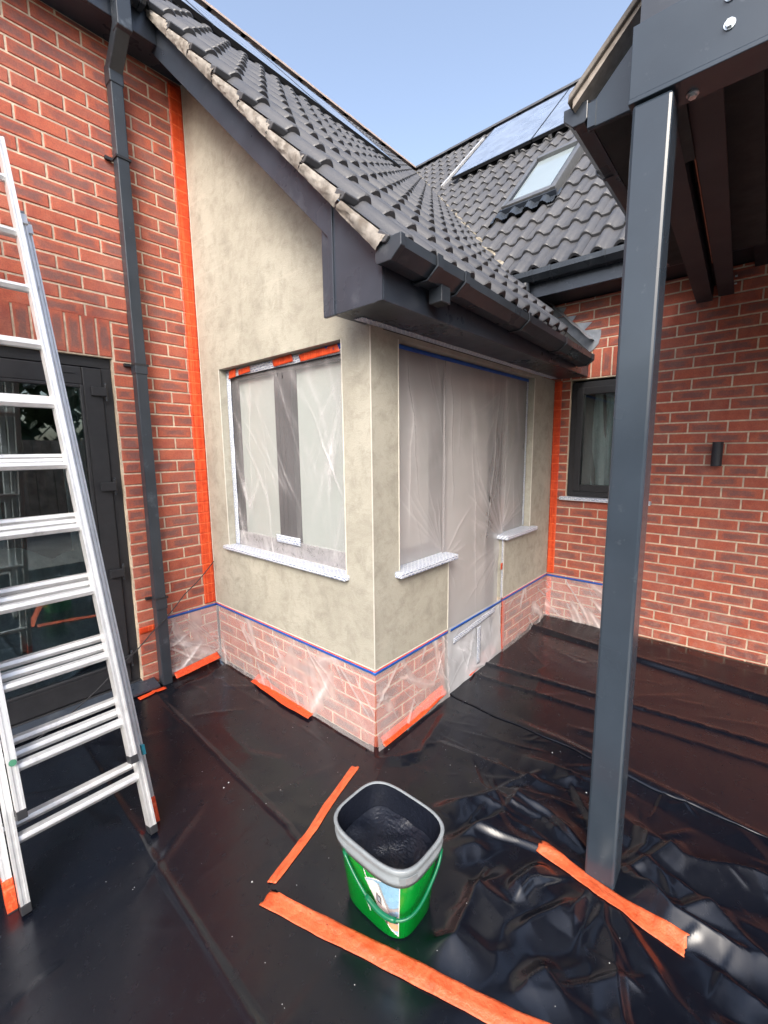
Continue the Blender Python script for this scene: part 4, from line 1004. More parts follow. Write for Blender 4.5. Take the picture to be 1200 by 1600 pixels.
# ------------------------------------------------------------------ floor tapes
def floor_tape(pts, wd, label, fn, lift=.003, mat=None, ragged=.004, group=None, seed=1):
    pts = [Vector((*p, 0)) for p in pts]; L = [0]
    for a, b in zip(pts, pts[1:]): L.append(L[-1]+(b-a).length)
    n = max(8, int(L[-1]/.010)); nw = 9; P = np.zeros((n, nw, 3)); rr = random.Random(seed); ph = rr.uniform(0, 9)
    for i in range(n):
        s = L[-1]*i/(n-1); k = max(j for j in range(len(L)) if L[j] <= s+1e-9); k = min(k, len(pts)-2)
        t = (s-L[k])/(L[k+1]-L[k]); c = pts[k].lerp(pts[k+1], t); d = (pts[k+1]-pts[k]).normalized(); nrm = Vector((-d.y, d.x, 0))
        wv = wd*(1+.03*math.sin(s*23+ph)+.02*math.sin(s*57))+rr.uniform(-.0006, .0006)
        for j in range(nw):
            f = j/(nw-1)-.5; q = c+nrm*(f*wv+.0015*math.sin(s*11+ph))
            if i in (0, n-1): q += d*rr.uniform(-ragged, ragged)
            P[i, j, :2] = (q.x, q.y)
    Z = fn(P[:, :, 0], P[:, :, 1])
    Zs = Z.copy()
    for _ in range(6): Zs[1:-1] = (Zs[:-2]+Zs[1:-1]+Zs[2:])/3
    for _ in range(3): Zs[:, 1:-1] = (Zs[:, :-2]+Zs[:, 1:-1]+Zs[:, 2:])/3
    P[:, :, 2] = np.maximum(Z, Zs)+lift+.0010*vnoise(P[:, :, 0], P[:, :, 1], 34, seed)
    rw_ = np.arange(nw)/(nw-1); P[:, :, 2] += .0022*np.clip(1-np.abs(rw_[None, :]-(.5+.3*np.sin(np.arange(n)*.045+ph))[:, None])*6, 0, 1)
    return grid_obj('masking_tape', P, mat or M['floortape'], None, label=label, cat='tape', thick=.0008, group=group)
FPOLY = [(-.03, .03), (-.42, -.085), (-.78, -.19), (-.70, -.6), (-.56, -1.05), (-.85, -3.2), (.66, -3.2), (.66, -1.5), (.72, -.8), (.86, .2), (.0, .2)]
mh = lambda X, Y: np.where(in_poly(X, Y, FPOLY), front_h(X, Y)+.003, left_h(X, Y))
floor_tape([(-.154, .0), (-.40, -.075), (-.52, -.12), (-.765, -.178)], .042, 'short strip of orange tape on the black sheet between the plinth corner and the bucket', mh, seed=1)
floor_tape([(-.81, -.205), (-.72, -.5), (-.62, -.83), (-.56, -1.02), (-.5, -1.2)], .055, 'long strip of orange tape on the black sheet in front of the bucket', mh, seed=2)
floor_tape([(.0, -.865), (-.03, -1.09), (-.045, -1.2), (-.06, -1.345)], .058, 'creased strip of orange tape at the foot of the steel post', mh, seed=3, lift=.004)
floor_tape([(.64, .0), (.35, -.018), (.09, -.02), (.03, -.022)], .038, 'orange tape along the plinth foot right of the extension corner', lambda X, Y: mh(X, Y)*0+.03+np.clip(Y+.03, 0, 1)*1.3, seed=4, mat=M['orange'], lift=.003)
floor_tape([(-.02, 1.10), (-.035, .9), (-.045, .7), (-.035, .48)], .06, 'orange tape patch at the middle of the gable plinth foot', lambda X, Y: left_h(X, Y)+.012+np.clip(X+.03, 0, 1)*.8, seed=5, mat=M['orange'])
floor_tape([(-.37, 1.51), (-.2, 1.525), (-.04, 1.54)], .042, 'orange tape at the foot of the brick wall between downpipe and corner', lambda X, Y: left_h(X, Y)+.03+np.clip(Y-1.5, 0, 1)*.8, seed=6, mat=M['orange'])
floor_tape([(.93, .005), (1.1, .02), (1.37, .03)], .05, 'orange tape across the foot of the filmed door', lambda X, Y: X*0+.035+np.clip(Y, 0, 1)*.9, seed=7, mat=M['orange'], lift=.003)
floor_tape([(-.62, A_Y-.13), (-.45, A_Y-.115)], .04, 'orange tape along the floor below the glazed door threshold', lambda X, Y: left_h(X, Y)+.004, seed=8, mat=M['orange'])

# ------------------------------------------------------------------ wall tapes
def wall_strip(name, P0, du, dv, nu, nv, nrm, mat, label, cat='tape', amp=.0012, seed=1, thick=.0006, group=None, scale=(40, 12), **kw):
    """P0 corner, du/dv full edge vectors, slight crinkle along nrm"""
    U, V = np.meshgrid(np.linspace(0, 1, nu), np.linspace(0, 1, nv), indexing='ij')
    P0, du, dv, nr = [np.array(a, float) for a in (P0, du, dv, nrm)]
    P = P0+U[..., None]*du+V[..., None]*dv
    h = amp*vnoise(U*np.linalg.norm(du), V*np.linalg.norm(dv), scale[0], seed)
    P = P+h[..., None]*nr
    e = amp*1.6; r = np.random.RandomState(seed)
    P[0] -= du/np.linalg.norm(du)*(e*np.convolve(r.rand(nv), [.3, .4, .3], 'same'))[:, None]
    return grid_obj(name, P, mat, None, label=label, cat=cat, thick=thick, group=group, **kw)
wall_strip('masking_tape', (-.088, A_Y-.0035, .455), (.084, 0, 0), (0, 0, 3.375), 8, 300, (0, -1, 0), M['orange'], 'tall vertical orange tape on the left brick wall beside the render', seed=2)
wall_strip('masking_tape', (B_X-.0035, -.004, .455), (0, -.062, 0), (0, 0, 1.65), 8, 180, (-1, 0, 0), M['orange'], 'vertical orange tape on the right brick wall beside the render', seed=3)
wall_strip('masking_tape', (B_X-.003, -.006, .05), (0, -.04, 0), (0, 0, .36), 6, 40, (-1, 0, 0), M['orange'], 'short orange tape below the blue line at the right inner corner', seed=4)
wall_strip('masking_tape', (-.54, A_Y-.003, .372), (.1, 0, .0), (0, 0, .045), 14, 6, (0, -1, 0), M['orange'], 'small orange tape patch on bricks between door and downpipe', seed=5)
wall_strip('masking_tape', (1.352, -.012, .68), (.028, 0, 0), (0, 0, .05), 6, 8, (0, -1, 0), M['orange'], 'tiny orange tape tab on the film beside the right pier', seed=6)
wall_strip('masking_tape', (1.425, .006, .0), (.05, 0, 0), (0, 0, .42), 6, 30, (0, -1, 0), M['orange'], 'orange tape under the film at the left edge of the right plinth', seed=7)
# thin red edge + blue tape line round the plinth
def band(name, z0, z1, off, mat, lab, segs):
    for k, (kind, a, b) in enumerate(segs):
        if kind == 'x': wall_strip(name, (-off, a, z0), (0, b-a, 0), (0, 0, z1-z0), int(abs(b-a)/.02)+3, 3, (-1, 0, 0), mat, lab[k], seed=10+k, amp=.0007)
        if kind == 'y': wall_strip(name, (a, -off, z0), (b-a, 0, 0), (0, 0, z1-z0), int(abs(b-a)/.02)+3, 3, (0, -1, 0), mat, lab[k], seed=20+k, amp=.0007)
        if kind == 'L': wall_strip(name, (a, A_Y-off, z0), (b-a, 0, 0), (0, 0, z1-z0), int(abs(b-a)/.02)+3, 3, (0, -1, 0), mat, lab[k], seed=30+k, amp=.0007)
        if kind == 'R': wall_strip(name, (B_X-off, a, z0), (0, b-a, 0), (0, 0, z1-z0), int(abs(b-a)/.02)+3, 3, (-1, 0, 0), mat, lab[k], seed=40+k, amp=.0007)
band('masking_tape', .428, .450, .0012, M['orange'], ['thin orange tape edge under the render on the gable side', 'thin orange tape edge under the render right of the corner', 'thin orange tape edge under the render on the right pier'], [('x', .0, A_Y), ('y', 0, .668), ('y', 1.42, B_X-.005)])
band('masking_tape', .424, .4405, .0034, M['blue'], ['blue tape line along the plinth of the gable side', 'blue tape line along the plinth right of the corner', 'blue tape line across the filmed door', 'blue tape line under the right pier', 'blue tape line on the left brick wall beside the downpipe', 'blue tape line on the right brick wall left of the post'],
     [('x', -.003, A_Y-.004), ('y', -.003, .67), ('y', .70, 1.40), ('y', 1.41, B_X-.004), ('L', -.375, -.003), ('R', -.003, -.62)])

# ------------------------------------------------------------------ clear films
def film(label, P0, du, dv, nu, nv, nrm, mat, amp, seed, folds, flare=0, bulge=0, name='masking_film', ang=(20, 75), fans=(), wide=1.0, band=0):
    U, V = np.meshgrid(np.linspace(0, 1, nu), np.linspace(0, 1, nv), indexing='ij')
    P0, du, dv, nr = [np.array(a, float) for a in (P0, du, dv, nrm)]; lu, lv = np.linalg.norm(du), np.linalg.norm(dv)
    X, Y = U*lu, V*lv
    r = np.random.RandomState(seed); h = .6*amp*vnoise(X, Y, 8/max(.4, lv), seed); den = np.zeros_like(X)
    Xw = X+.022*vnoise(X, Y, 8, seed+3, 4); Yw = Y+.022*vnoise(X, Y, 8, seed+4, 4)
    def crease(p, q, A, w_, k):
        nonlocal h, den
        d, t, s = seg_d(Xw, Yw, p, q); e = np.sin(np.pi*np.clip(t*.96+.02, 0, 1))**.6
        h = h+A*np.exp(-d/(w_*1.6))*e*np.where(s > 0, 1, .3); den = den+k*np.exp(-(d/w_)**1.5)*e
    for i in range(folds):
        a = math.radians(r.uniform(*ang))*(1 if r.rand() < .75 else -1)
        cx, cy = r.uniform(0, lu), r.uniform(0, lv); L = r.uniform(.08, .42)*lv+.05
        big = r.rand() < .5
        crease((cx-np.cos(a)*L, cy+np.sin(a)*L), (cx+np.cos(a)*L, cy-np.sin(a)*L), amp*r.uniform(.6, 1.6), (r.uniform(.010, .03) if big else r.uniform(.0015, .005))*wide, r.uniform(.15, .6) if not big else r.uniform(.15, .5))
    for (fx, fy, a0, a1, n_, L) in fans:
        for i in range(n_):
            a = math.radians(a0+(a1-a0)*(i+r.rand()*.8)/n_); l_ = L*r.uniform(.5, 1.1)
            crease((fx, fy), (fx+math.cos(a)*l_, fy+math.sin(a)*l_), amp*r.uniform(.5, 1.3), r.uniform(.003, .012)*wide, r.uniform(.1, .4))
    cl_ = np.clip(vnoise(X, Y, 6, seed+9, 3)*1.2, 0, 1); den = den*(.5+.8*cl_)+.22*cl_*np.abs(vnoise(X+Y*.4, Y*.3, 40, seed+11, 2))
    if band: den = den+.32*(Y < band*lv)
    pin = np.clip((1-V)*8, 0, 1)
    P = P0+U[..., None]*du+V[..., None]*dv
    off = (h*pin+bulge*np.sin(np.pi*V)*np.sin(np.pi*np.clip(U, 0, 1))+flare*(1-V)**3)
    off = np.where(off < -.002, -.002+(off+.002)*.25, off)
    P = P+off[..., None]*nr
    o = grid_obj(name, P, mat, None, label=label, cat='masking film')
    at = o.data.attributes.new('doubled', 'FLOAT', 'POINT'); at.data.foreach_set('value', np.clip(den, 0, 1).astype(np.float32).ravel())
    return o
film('clear wrinkled film over the brick plinth of the gable side', (-.006, A_Y-.006, .012), (0, -A_Y+.002, 0), (0, 0, .416), 260, 70, (-1, 0, 0), M['filmplinth'], .006, 3, 34, flare=.018)
film('clear wrinkled film over the plinth right of the corner', (-.004, -.006, .012), (.672, 0, 0), (0, 0, .416), 130, 70, (0, -1, 0), M['filmplinth'], .006, 4, 20, flare=.018)
film('clear wrinkled film over the plinth of the right pier', (1.41, -.006, .012), (B_X-1.416, 0, 0), (0, 0, .416), 130, 60, (0, -1, 0), M['filmplinth'], .005, 5, 14, flare=.012)
film('clear wrinkled film on the bricks between downpipe and corner', (-.372, A_Y-.008, .03), (.366, 0, 0), (0, 0, .395), 90, 70, (0, -1, 0), M['filmplinth'], .008, 6, 16, flare=.03)
film('torn clear film on the right brick wall beside the inner corner', (B_X-.008, -.006, .04), (0, -.60, 0), (0, 0, .385), 120, 60, (-1, 0, 0), M['filmplinth'], .008, 7, 22, flare=.02)
film('clear film taped over the window in the gable wall', (.058, WA[1]-.03, WA[2]+.004), (0, -(WA[1]-WA[0]-.034), 0), (0, 0, WA[3]-WA[2]-.05), 200, 160, (-1, 0, 0), M['film'], .0035, 8, 26, bulge=.004, band=.09, ang=(50, 88), fans=[(1.12, 1.1, 232, 268, 11, .7), (.98, .0, 40, 110, 8, .5), (.02, .0, 60, 130, 6, .5)])
film('grey cloudy film over the left window of the door side', (.203, .058, .93), (.49, 0, 0), (0, 0, 1.145), 110, 160, (0, -1, 0), M['filmdoor'], .003, 9, 6, ang=(70, 89), fans=[(.46, .0, 95, 150, 7, .6)])
film('grey cloudy film over the narrow window left of the inner corner', (1.475, .058, .93), (.385, 0, 0), (0, 0, 1.145), 100, 160, (0, -1, 0), M['filmdoor'], .003, 10, 6, ang=(70, 89), fans=[(.0, .0, 20, 85, 7, .5)])
film('large grey film hanging over the door from head to blue tape', (.665, .045, .40), (.815, 0, 0), (0, 0, 1.675), 160, 220, (0, -1, 0), M['filmdoor'], .004, 11, 8, bulge=.012, ang=(78, 89), wide=1.6, fans=[(.80, .48, 95, 165, 8, .7), (.80, .45, 190, 250, 9, .55), (.02, .5, -60, 50, 6, .4), (.78, 1.6, 200, 265, 6, .6)])
film('double layer of milky film at the foot of the door', (.672, .010, .012), (.742, 0, 0), (0, 0, .432), 130, 70, (0, -1, 0), film_mat('milky_film', (.62, .64, .68), .6, .5, scale=2.4), .006, 12, 18, flare=.02)
# hole in the door film
hm = MB(); hm.add([(1.222, .026, 1.20), (1.232, .026, 1.185), (1.243, .026, 1.215), (1.234, .026, 1.228), (1.228, .026, 1.255), (1.222, .026, 1.225)], [(0, 1, 2, 3, 4, 5)])
hm.build('film_tear', M['dark'], None, label='small dark tear in the film over the door', cat='tear')

# ------------------------------------------------------------------ tapes round the film
def pquad(name, mat, label, P0, du, dv, nrm, seed, nu=14, nv=5, amp=.0015): wall_strip(name, P0, du, dv, nu, nv, nrm, mat, label, seed=seed, amp=amp)
pquad('printed_tape', M['ptapez'], 'printed tape down the left edge of the gable window', (.050, WA[1]-.002, WA[2]+.005), (0, -.05, 0), (0, 0, 1.165), (-1, 0, 0), 51, 5, 60)
pquad('printed_tape', M['ptapez'], 'printed tape down the right edge of the gable window', (.050, WA[0]+.028, WA[2]+.005), (0, -.026, 0), (0, 0, 1.05), (-1, 0, 0), 52, 4, 60)
pquad('printed_tape', M['ptape'], 'short piece of printed tape low across the gable window mullion', (.046, .86, WA[2]+.085), (0, -.235, -.0), (0, 0, .048), (-1, 0, 0), 53, 20, 5)
pquad('printed_tape', M['ptape'], 'scrunched printed tape along the head of the gable window', (.046, WA[1]-.04, WA[3]-.052), (0, -1.09, 0), (0, 0, .045), (-1, 0, 0), 54, 70, 6, .004)
pquad('masking_tape', M['blue'], 'blue tape scrap at the top right of the gable window head', (.040, WA[0]+.2, WA[3]-.03), (0, -.19, 0), (0, 0, .026), (-1, 0, 0), 55, 14, 5, .003)
oy = [(1.30, 1.22, -.065, .055, 'first'), (1.18, 1.05, -.052, .034, 'second'), (.80, .62, -.048, .04, 'third'), (.55, .24, -.052, .04, 'fourth')]
for i, (a, b, dz, hh_, nm) in enumerate(oy): pquad('masking_tape', M['orange'], nm+' orange tape piece from the left along the head of the gable window', (.038, a, WA[3]+dz), (0, b-a, .008), (0, .01*(i-1), hh_), (-1, 0, 0), 60+i, 16, 6, .003)
pquad('masking_tape', M['blue'], 'long blue tape along the head of the filmed door and windows', (.21, .040, 2.062), (1.64, 0, 0), (0, 0, .022), (0, -1, 0), 70, 90, 4, .001)
pquad('printed_tape', M['ptapez'], 'printed tape down the right edge of the narrow filmed window', (1.835, .048, .94), (.03, 0, 0), (0, 0, 1.13), (0, -1, 0), 71, 4, 60)
pquad('printed_tape', M['ptapez'], 'printed tape down the door edge of the right pier', (1.385, .0, .45), (.03, 0, 0), (0, 0, .45), (0, -1, 0), 72, 4, 30)
pquad('printed_tape', M['ptapex'], 'printed tape patch slanting across the foot of the door film', (.72, -.012, .335), (.56, 0, .05), (0, 0, .042), (0, -1, 0), 73, 40, 6, .0012)
pquad('printed_tape', M['ptapez'], 'upright printed tape patch on the foot of the door film', (1.02, -.014, .08), (.05, 0, 0), (0, 0, .27), (0, -1, 0), 74, 6, 20, .0012)
# film seams (doubled edges)
sm = MB(); sm.tube([(.672, .035, .95), (.668, .036, 1.5), (.676, .036, 2.06)], .0028, 6); sm.build('film_seam', M['film'], None, label='vertical seam in the film between left window and door', cat='film seam')
sm = MB(); sm.tube([(1.478, .035, .95), (1.484, .036, 1.5), (1.48, .036, 2.06)], .0028, 6); sm.build('film_seam', M['film'], None, label='vertical seam in the film between door and narrow window', cat='film seam')

# ------------------------------------------------------------------ thin cable
cb_ = MB(); pts = []
ctrl = [(-.012, 1.572, .765), (-.25, 1.545, .585), (-.50, 1.50, .40), (-.72, 1.45, .27), (-1.0, 1.40, .115), (-1.3, 1.33, .05), (-1.6, 1.3, .02)]
for i in range(len(ctrl)-1):
    for k in range(6):
        t = k/6; a, b = Vector(ctrl[i]), Vector(ctrl[i+1]); q = a.lerp(b, t); q.z -= .012*math.sin(math.pi*t); pts.append(q)
pts.append(Vector(ctrl[-1])); cb_.tube(pts, .0035, 6); cb_.build('cable', M['frame'], None, smooth=True, label='thin black cable hanging from the inner corner down past the door', cat='cable')
m1 = MB(); m1.box(-.004, -.0005, 1.545, 1.575, .752, .785); 

# ------------------------------------------------------------------ ladder
ld = thing('extension_ladder', 'aluminium triple extension ladder leaning on the left brick wall', 'ladder', (-1.17, .4, 0))
dv_ = Vector((0, .342, .94)).normalized(); nv_ = Vector((0, -.94, .342)).normalized()   # along, and towards the viewer
SECT = [  # name, base offset along n, X right, X left, s0, s1
    (-.055, -.930, -1.402, 0, 2.84), (0.0, -.958, -1.372, 0, 2.84), (.055, -.987, -1.343, .31, 3.18)]
base0 = Vector((0, .385, 0))
def stile(mb, xc, off, s0, s1, wd=.026, dp_=.052):
    # hollow box look: body + two raised lips with a groove on the outward and front faces
    def pt(x, d, s): return Vector((x, 0, 0))+base0+nv_*(off+d)+dv_*s
    w2, d2 = wd/2, dp_/2; g = .003
    prof = [(-w2, -d2), (w2, -d2), (w2, -d2+.009), (w2-g, -d2+.011), (w2-g, -.003), (w2, -.001), (w2, .003), (w2-g, .005), (w2-g, d2-.011), (w2, d2-.009), (w2, d2), (.006, d2), (.004, d2-g), (-.004, d2-g), (-.006, d2), (-w2, d2)]
    n = len(prof); vs = [pt(xc+a, b, s0) for a, b in prof]+[pt(xc+a, b, s1) for a, b in prof]
    mb.add(vs, [tuple(range(n)), tuple(range(2*n-1, n-1, -1))]+[(i, (i+1) % n, n+(i+1) % n, n+i) for i in range(n)])
for si, (off, xr, xl, s0, s1) in enumerate(SECT):
    for sgn, xx in ((1, xr), (-1, xl)):
        m1 = MB(); stile(m1, xx, off, s0+.02, s1); m1.build('stile', M['alu'], ld)
        m1 = MB(); P = Vector((xx, 0, 0))+base0+nv_*off+dv_*(s0-.002 if s0 else .0); Q = P+dv_*.03
        m1.bar(P, Q, .029, .056, up=nv_); m1.build('rubber_foot' if True else '', M['frame'], ld, bevel=.002)
        if si == 0:
            m1 = MB(); P = Vector((xx, 0, 0))+base0+nv_*off+dv_*.012; m1.bar(P, P+dv_*.105, .0295, .0565, up=nv_); m1.build('orange_cap', M['orange'], ld, bevel=.002)
        if s1 < 3:
            m1 = MB(); P = Vector((xx, 0, 0))+base0+nv_*off+dv_*(s1-.002); m1.bar(P, P+dv_*.012, .029, .055, up=nv_); m1.build('end_cap', M['rim'], ld)
            m1 = MB(); P = Vector((xx+.0*sgn, 0, 0))+base0+nv_*(off+.03)+dv_*(s1-.06); m1.bar(P, P+dv_*.05, .036, .012, up=nv_); m1.build('guide_bracket', M['alu'], ld, bevel=.002)
    k = 0
    while True:
        s = .235+.2775*k+(.040, .0, -.036)[si]; k += 1
        if s > s1-.08: break
        if s < s0+.1: continue
        # D-shaped ribbed rung
        m1 = MB(); n = 14; prof = []
        for a in range(n):
            th = 2*math.pi*a/n; r = .0185*(1+.06*math.cos(6*th)); prof.append((r*math.cos(th), min(.013, r*math.sin(th))))
        vs = []
        for X_ in (xl+.012, xr-.012):
            for (a, b) in prof: vs.append(Vector((X_, 0, 0))+base0+nv_*off+dv_*s+Vector((0, a, b)))
        m1.add(vs, [tuple(range(n)), tuple(range(2*n-1, n-1, -1))]+[(i, (i+1) % n, n+(i+1) % n, n+i) for i in range(n)])
        m1.build('rung', M['alu'], ld, bevel=.0015)
m1 = MB(); P = Vector((-.925, 0, 0))+base0+nv_*(-.03)+dv_*.30; m1.bar(P, P+dv_*.04, .012, .05, up=nv_); m1.build('safety_sticker', simple('teal_sticker', (.03, .3, .4), .4), ld)
m1 = MB(); P = Vector((-1.343, 0, 0))+base0+nv_*.084+dv_*.50; m1.tube([P, P+nv_*.006], .011, 14); m1.build('paint_blob', simple('green_blob', (.05, .2, .12), .5), ld)

# ------------------------------------------------------------------ paint bucket
BC = Vector((-.531, -.541, .012))
bk = thing('paint_bucket', 'green plastic bucket of dark paint with grey rim and a printed house picture', 'bucket', tuple(BC))
def se(th, hx, hy, p=3.6):
    c, s = math.cos(th), math.sin(th); r = (abs(c/hx)**p+abs(s/hy)**p)**(-1/p); return r*c, r*s
def ring(z, hx, hy, n=72): return [(*[a+b for a, b in zip(se(2*math.pi*k/n, hx, hy), BC[:2])], BC.z+z) for k in range(n)]
def lofted(levels, n=72, cap0=True, cap1=False):
    mb = MB(); vs = []; fs = []
    for (z, hx, hy) in levels: vs += ring(z, hx, hy, n)
    for i in range(len(levels)-1):
        for k in range(n): fs.append((i*n+k, i*n+(k+1) % n, (i+1)*n+(k+1) % n, (i+1)*n+k))
    if cap0: fs.append(tuple(range(n-1, -1, -1)))
    if cap1: fs.append(tuple(range((len(levels)-1)*n, len(levels)*n)))
    mb.add(vs, fs); return mb
HX0, HY0, HX1, HY1, BH = .102, .134, .130, .168, .30
def hx(z): return HX0+(HX1-HX0)*z/BH
def hy(z): return HY0+(HY1-HY0)*z/BH
lofted([(0, HX0-.008, HY0-.008), (.008, HX0, HY0), (.24, hx(.24), hy(.24)), (BH-.012, hx(BH-.012), hy(BH-.012))]).build('tub', M['green'], bk, smooth=True)
lofted([(.238, hx(.238)+.002, hy(.238)+.002), (.236, hx(.24)+.009, hy(.24)+.009), (.262, hx(.26)+.011, hy(.26)+.011), (.266, hx(.26)+.006, hy(.26)+.006), (.286, HX1+.008, HY1+.008), (.298, HX1+.010, HY1+.010), (.301, HX1+.006, HY1+.006), (.300, HX1-.001, HY1-.001), (.25, hx(.25)-.003, hy(.25)-.003)], cap0=False).build('rim', M['rim'], bk, smooth=True)
lofted([(.2985, HX1-.0015, HY1-.0015), (.23, hx(.23)-.004, hy(.23)-.004), (.165, hx(.2)-.005, hy(.2)-.005)], cap0=False).build('paint_smears', M['paint'], bk, smooth=True)
nn, mm = 120, 44; P = np.zeros((nn+1, mm, 3)); rr = random.Random(4)
for a in range(nn+1):
    for c in range(mm):
        f = (c/(mm-1)); x_, y_ = se(2*math.pi*a/nn, (hx(.2)-.004)*f, (hy(.2)-.004)*f) if f > 0 else (0, 0)
        r = np.random.RandomState(int(a % nn)*60+c)
        blob = .005*(r.rand()**4)*(1 if (x_ > -.03 and abs(y_+.03) < .09) or r.rand() > .85 else .08)
        P[a, c] = (BC.x+x_, BC.y+y_, BC.z+.192+.02*f**3+.006*math.sin(x_*55+math.sin(y_*40))*math.cos(y_*30)+blob*(f > 0)*(f < .9))
P[:, 0, 2] = P[0, 0, 2]; P[nn] = P[0]
grid_obj('paint', P, M['paint'], bk)
# handle
def side_pt(th, z, out=.0):
    x_, y_ = se(th, hx(z)+out, hy(z)+out); return Vector((BC.x+x_, BC.y+y_, BC.z+z))
hp = []
t0, t1 = math.radians(180+150-360), math.radians(-210)
# hangs in front (towards the camera), pivots at the long sides
thA, thB = math.radians(-62), math.radians(-212)
for i in range(33):
    f = i/32; th = thA+(thB-thA)*f; z = .235-.105*math.sin(math.pi*f)**.8; out = .010+.016*math.sin(math.pi*f); hp.append(side_pt(th, z, out))
m1 = MB(); m1.tube(hp, .0052, 8); m1.build('handle', M['handle'], bk, smooth=True)
m1 = MB(); m1.tube(hp[15:24], .0085, 10); m1.build('handle_grip', M['handle'], bk, smooth=True)
for th in (thA, thB):
    m1 = MB(); p_ = side_pt(th, .225, .004); m1.tube([p_-Vector((0, 0, .012)), p_+Vector((0, 0, .02))], .010, 10); m1.build('handle_lug', M['handle'], bk)
# printed label: patches laid on the tub side; s = angle (deg), z = height
LS = {'sky': (.25, .45, .62), 'wall': (.70, .71, .70), 'roof': (.42, .45, .5), 'dark': (.03, .035, .045), 'sand': (.62, .36, .2), 'glass': (.28, .36, .42), 'grey': (.34, .34, .35)}
for k_, c_ in LS.items(): M['print_'+k_] = simple('print_'+k_, c_, .28, var=.08, scale=60, bmp=0)
def patch(poly, mat, lift, par, name='label_print'):
    """poly of (s,z) with s = angle in degrees; triangulated fine by subdividing to a grid clipped by polygon"""
    ss = [p_[0] for p_ in poly]; zs = [p_[1] for p_ in poly]; n1 = max(2, int((max(ss)-min(ss))/1.2)); n2 = max(2, int((max(zs)-min(zs))/.004))
    S_, Z_ = np.meshgrid(np.linspace(min(ss), max(ss), n1+1), np.linspace(min(zs), max(zs), n2+1), indexing='ij')
    P = np.zeros(S_.shape+(3,))
    for a in range(S_.shape[0]):
        for b in range(S_.shape[1]): P[a, b] = side_pt(math.radians(S_[a, b]), Z_[a, b], lift)
    sc = (S_[:-1, :-1]+S_[1:, 1:])/2; zc = (Z_[:-1, :-1]+Z_[1:, 1:])/2
    mk = np.zeros(S_.shape, bool); inn_ = in_poly(sc, zc, poly)
    nu_, nv2 = S_.shape; idx = np.arange(nu_*nv2).reshape(nu_, nv2); fs = []
    for a in range(nu_-1):
        for b in range(nv2-1):
            if inn_[a, b]: fs.append((int(idx[a, b]), int(idx[a+1, b]), int(idx[a+1, b+1]), int(idx[a, b+1])))
    if fs: MB().add([tuple(v_) for v_ in P.reshape(-1, 3)], fs).build(name, mat, par, smooth=True, origin=tuple(BC))
lbl = None
sR = 233; sL = 178
patch([(sR, .236), (sR, .02), (222, .045), (210, .085), (198, .135), (184, .175), (180, .185), (198, .212), (214, .230)], M['white'], .0012, bk, 'label_border')
patch([(sR-1, .232), (sR-1, .028), (223, .05), (211, .09), (199, .14), (186, .176), (182, .184), (199, .208), (215, .226)], M['print_sky'], .0018, bk)
patch([(184, .183), (199, .14), (211, .09), (219, .065), (221, .13), (208, .205), (198, .204)], M['print_wall'], .0022, bk)
patch([(208, .21), (221, .13), (sR-1, .145), (sR-1, .130), (220, .115), (206, .205)], M['print_grey'], .0025, bk)
patch([(203, .165), (211, .158), (211, .125), (203, .135)], M['print_dark'], .0028, bk)
patch([(205, .158), (209.5, .153), (209.5, .133), (205, .14)], M['print_glass'], .0031, bk)
patch([(214, .105), (sR-1, .108), (sR-1, .075), (217, .072)], M['print_glass'], .0026, bk)
patch([(226, .102), (sR-1.5, .103), (sR-1.5, .078), (226, .077)], M['print_dark'], .0029, bk)
patch([(215, .10), (218, .10), (219, .06), (216, .065)], M['print_dark'], .0030, bk)
patch([(218, .072), (sR-1, .074), (sR-1, .045), (224, .048)], M['print_sand'], .0026, bk)
# white strokes of lettering at the label's far left edge
for i, (s_, z_) in enumerate([(176, .115), (178, .105), (180, .098), (183, .088), (186, .078)]):
    patch([(s_, z_), (s_+1.9, z_-.004), (s_+1.9, z_-.02), (s_, z_-.016)], M['white'], .0015, bk, 'label_lettering')
patch([(179, .23), (180.5, .23), (184, .204), (188, .187), (187, .183), (182, .2)], M['white'], .0014, bk, 'label_border')
m1 = MB()
for zz in (.255,): pass
P = [side_pt(math.radians(s_), .252, .0125) for s_ in (231, 237, 243, 249)]; Q = [side_pt(math.radians(s_), .280, .0135) for s_ in (231, 237, 243, 249)]
m1.add(P+Q, [(0, 1, 5, 4), (1, 2, 6, 5), (2, 3, 7, 6)]); o = m1.build('rim_tab', M['rim'], bk); md = o.modifiers.new('s', 'SOLIDIFY'); md.thickness = .002

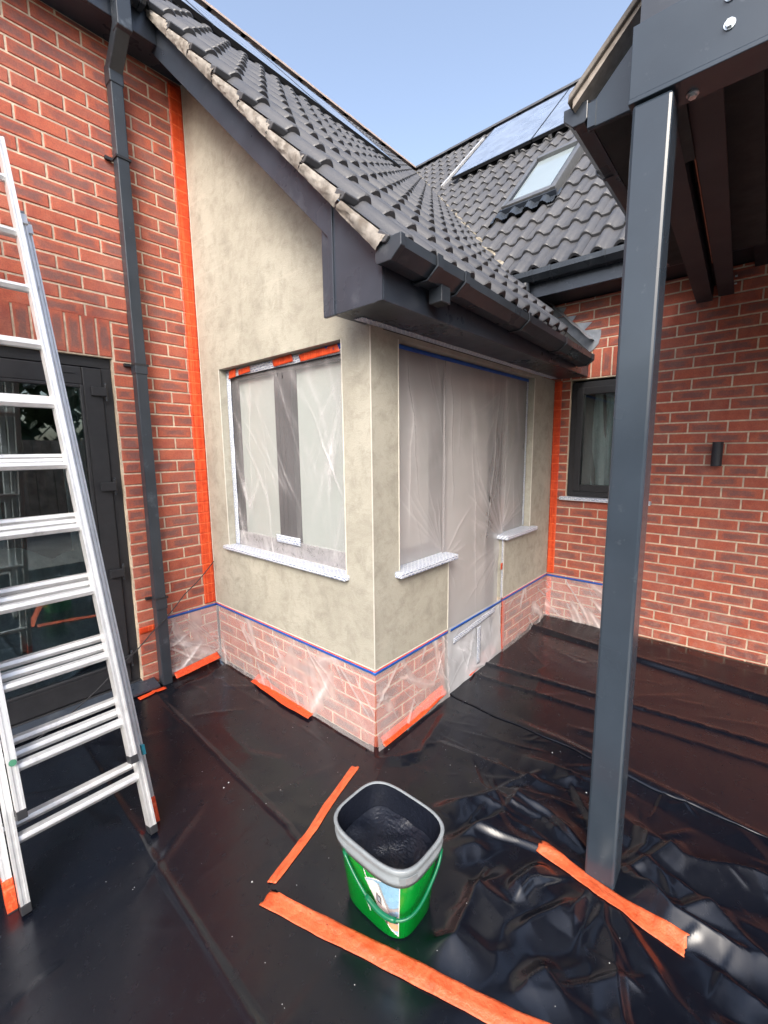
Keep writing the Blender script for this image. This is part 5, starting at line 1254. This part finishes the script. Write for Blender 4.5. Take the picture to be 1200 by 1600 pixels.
# ------------------------------------------------------------------ fence behind the viewer, seen mirrored in the glazed door
fn = thing('timber_fence', 'timber fence mirrored in the glass of the glazed door', 'fence', (0, -6, 0))
m1 = MB(); m1.box(-.068, .068, 0, .02, .05, 1.8); bme = m1.mesh('fence_board', M['timber'])
for i in range(60):
    o = bpy.data.objects.new('fence_board', bme); COL.objects.link(o); o.parent = fn; o.location = (-4.3+i*.145, .012*(i % 2), 0)
added_fence = thing('timber_fence', 'second timber fence, unseen, added to shape the reflection in the steel post', 'fence', (-7, 0, 0))  # out of view, added to darken what the post reflects
for i in range(70):
    o = bpy.data.objects.new('fence_board', bme); COL.objects.link(o); o.parent = added_fence; o.location = (.012*(i % 2), -5.8+i*.145, 0); o.rotation_euler = (0, 0, math.pi/2)
n_ = 9000; hr = np.random.RandomState(8); vs = []; fs = []
pos = np.concatenate([np.stack([hr.uniform(-10.5, -8.5, n_//2), hr.uniform(-9, 8, n_//2), hr.rand(n_//2)], -1), np.stack([hr.uniform(-10, 9, n_//2), hr.uniform(-9.5, -7.5, n_//2), hr.rand(n_//2)], -1)])
for (x, y, f) in pos:
    top = 3.4+.9*math.sin(x*.9+y*.7)+.5*math.sin(x*2.3-y*1.9); z = f*top; b0 = len(vs); a = hr.uniform(0, 6.28); s_ = hr.uniform(.10, .22); tl = hr.uniform(-.8, .8)
    vs += [(x+s_*math.cos(a), y+s_*math.sin(a), z-s_*tl), (x-s_*math.sin(a), y+s_*math.cos(a), z+s_), (x-s_*math.cos(a), y-s_*math.sin(a), z+s_*tl), (x+s_*math.sin(a), y-s_*math.cos(a), z-s_)]; fs.append((b0, b0+1, b0+2, b0+3))
hd = MB(); hd.add(vs, fs); hd.build('added_hedge', simple('hedge_leaves', (.05, .075, .03), .6, var=.4, scale=2), kind='stuff')  # unseen foliage mass, added to darken horizon reflections in steel and sheeting
for i in range(4):
    m1 = MB(); m1.box(-4.3+i*2.8-.05, -4.3+i*2.8+.05, -6.12, -6.02, 0, 1.85); m1.build('fence_post', M['timber'], fn)
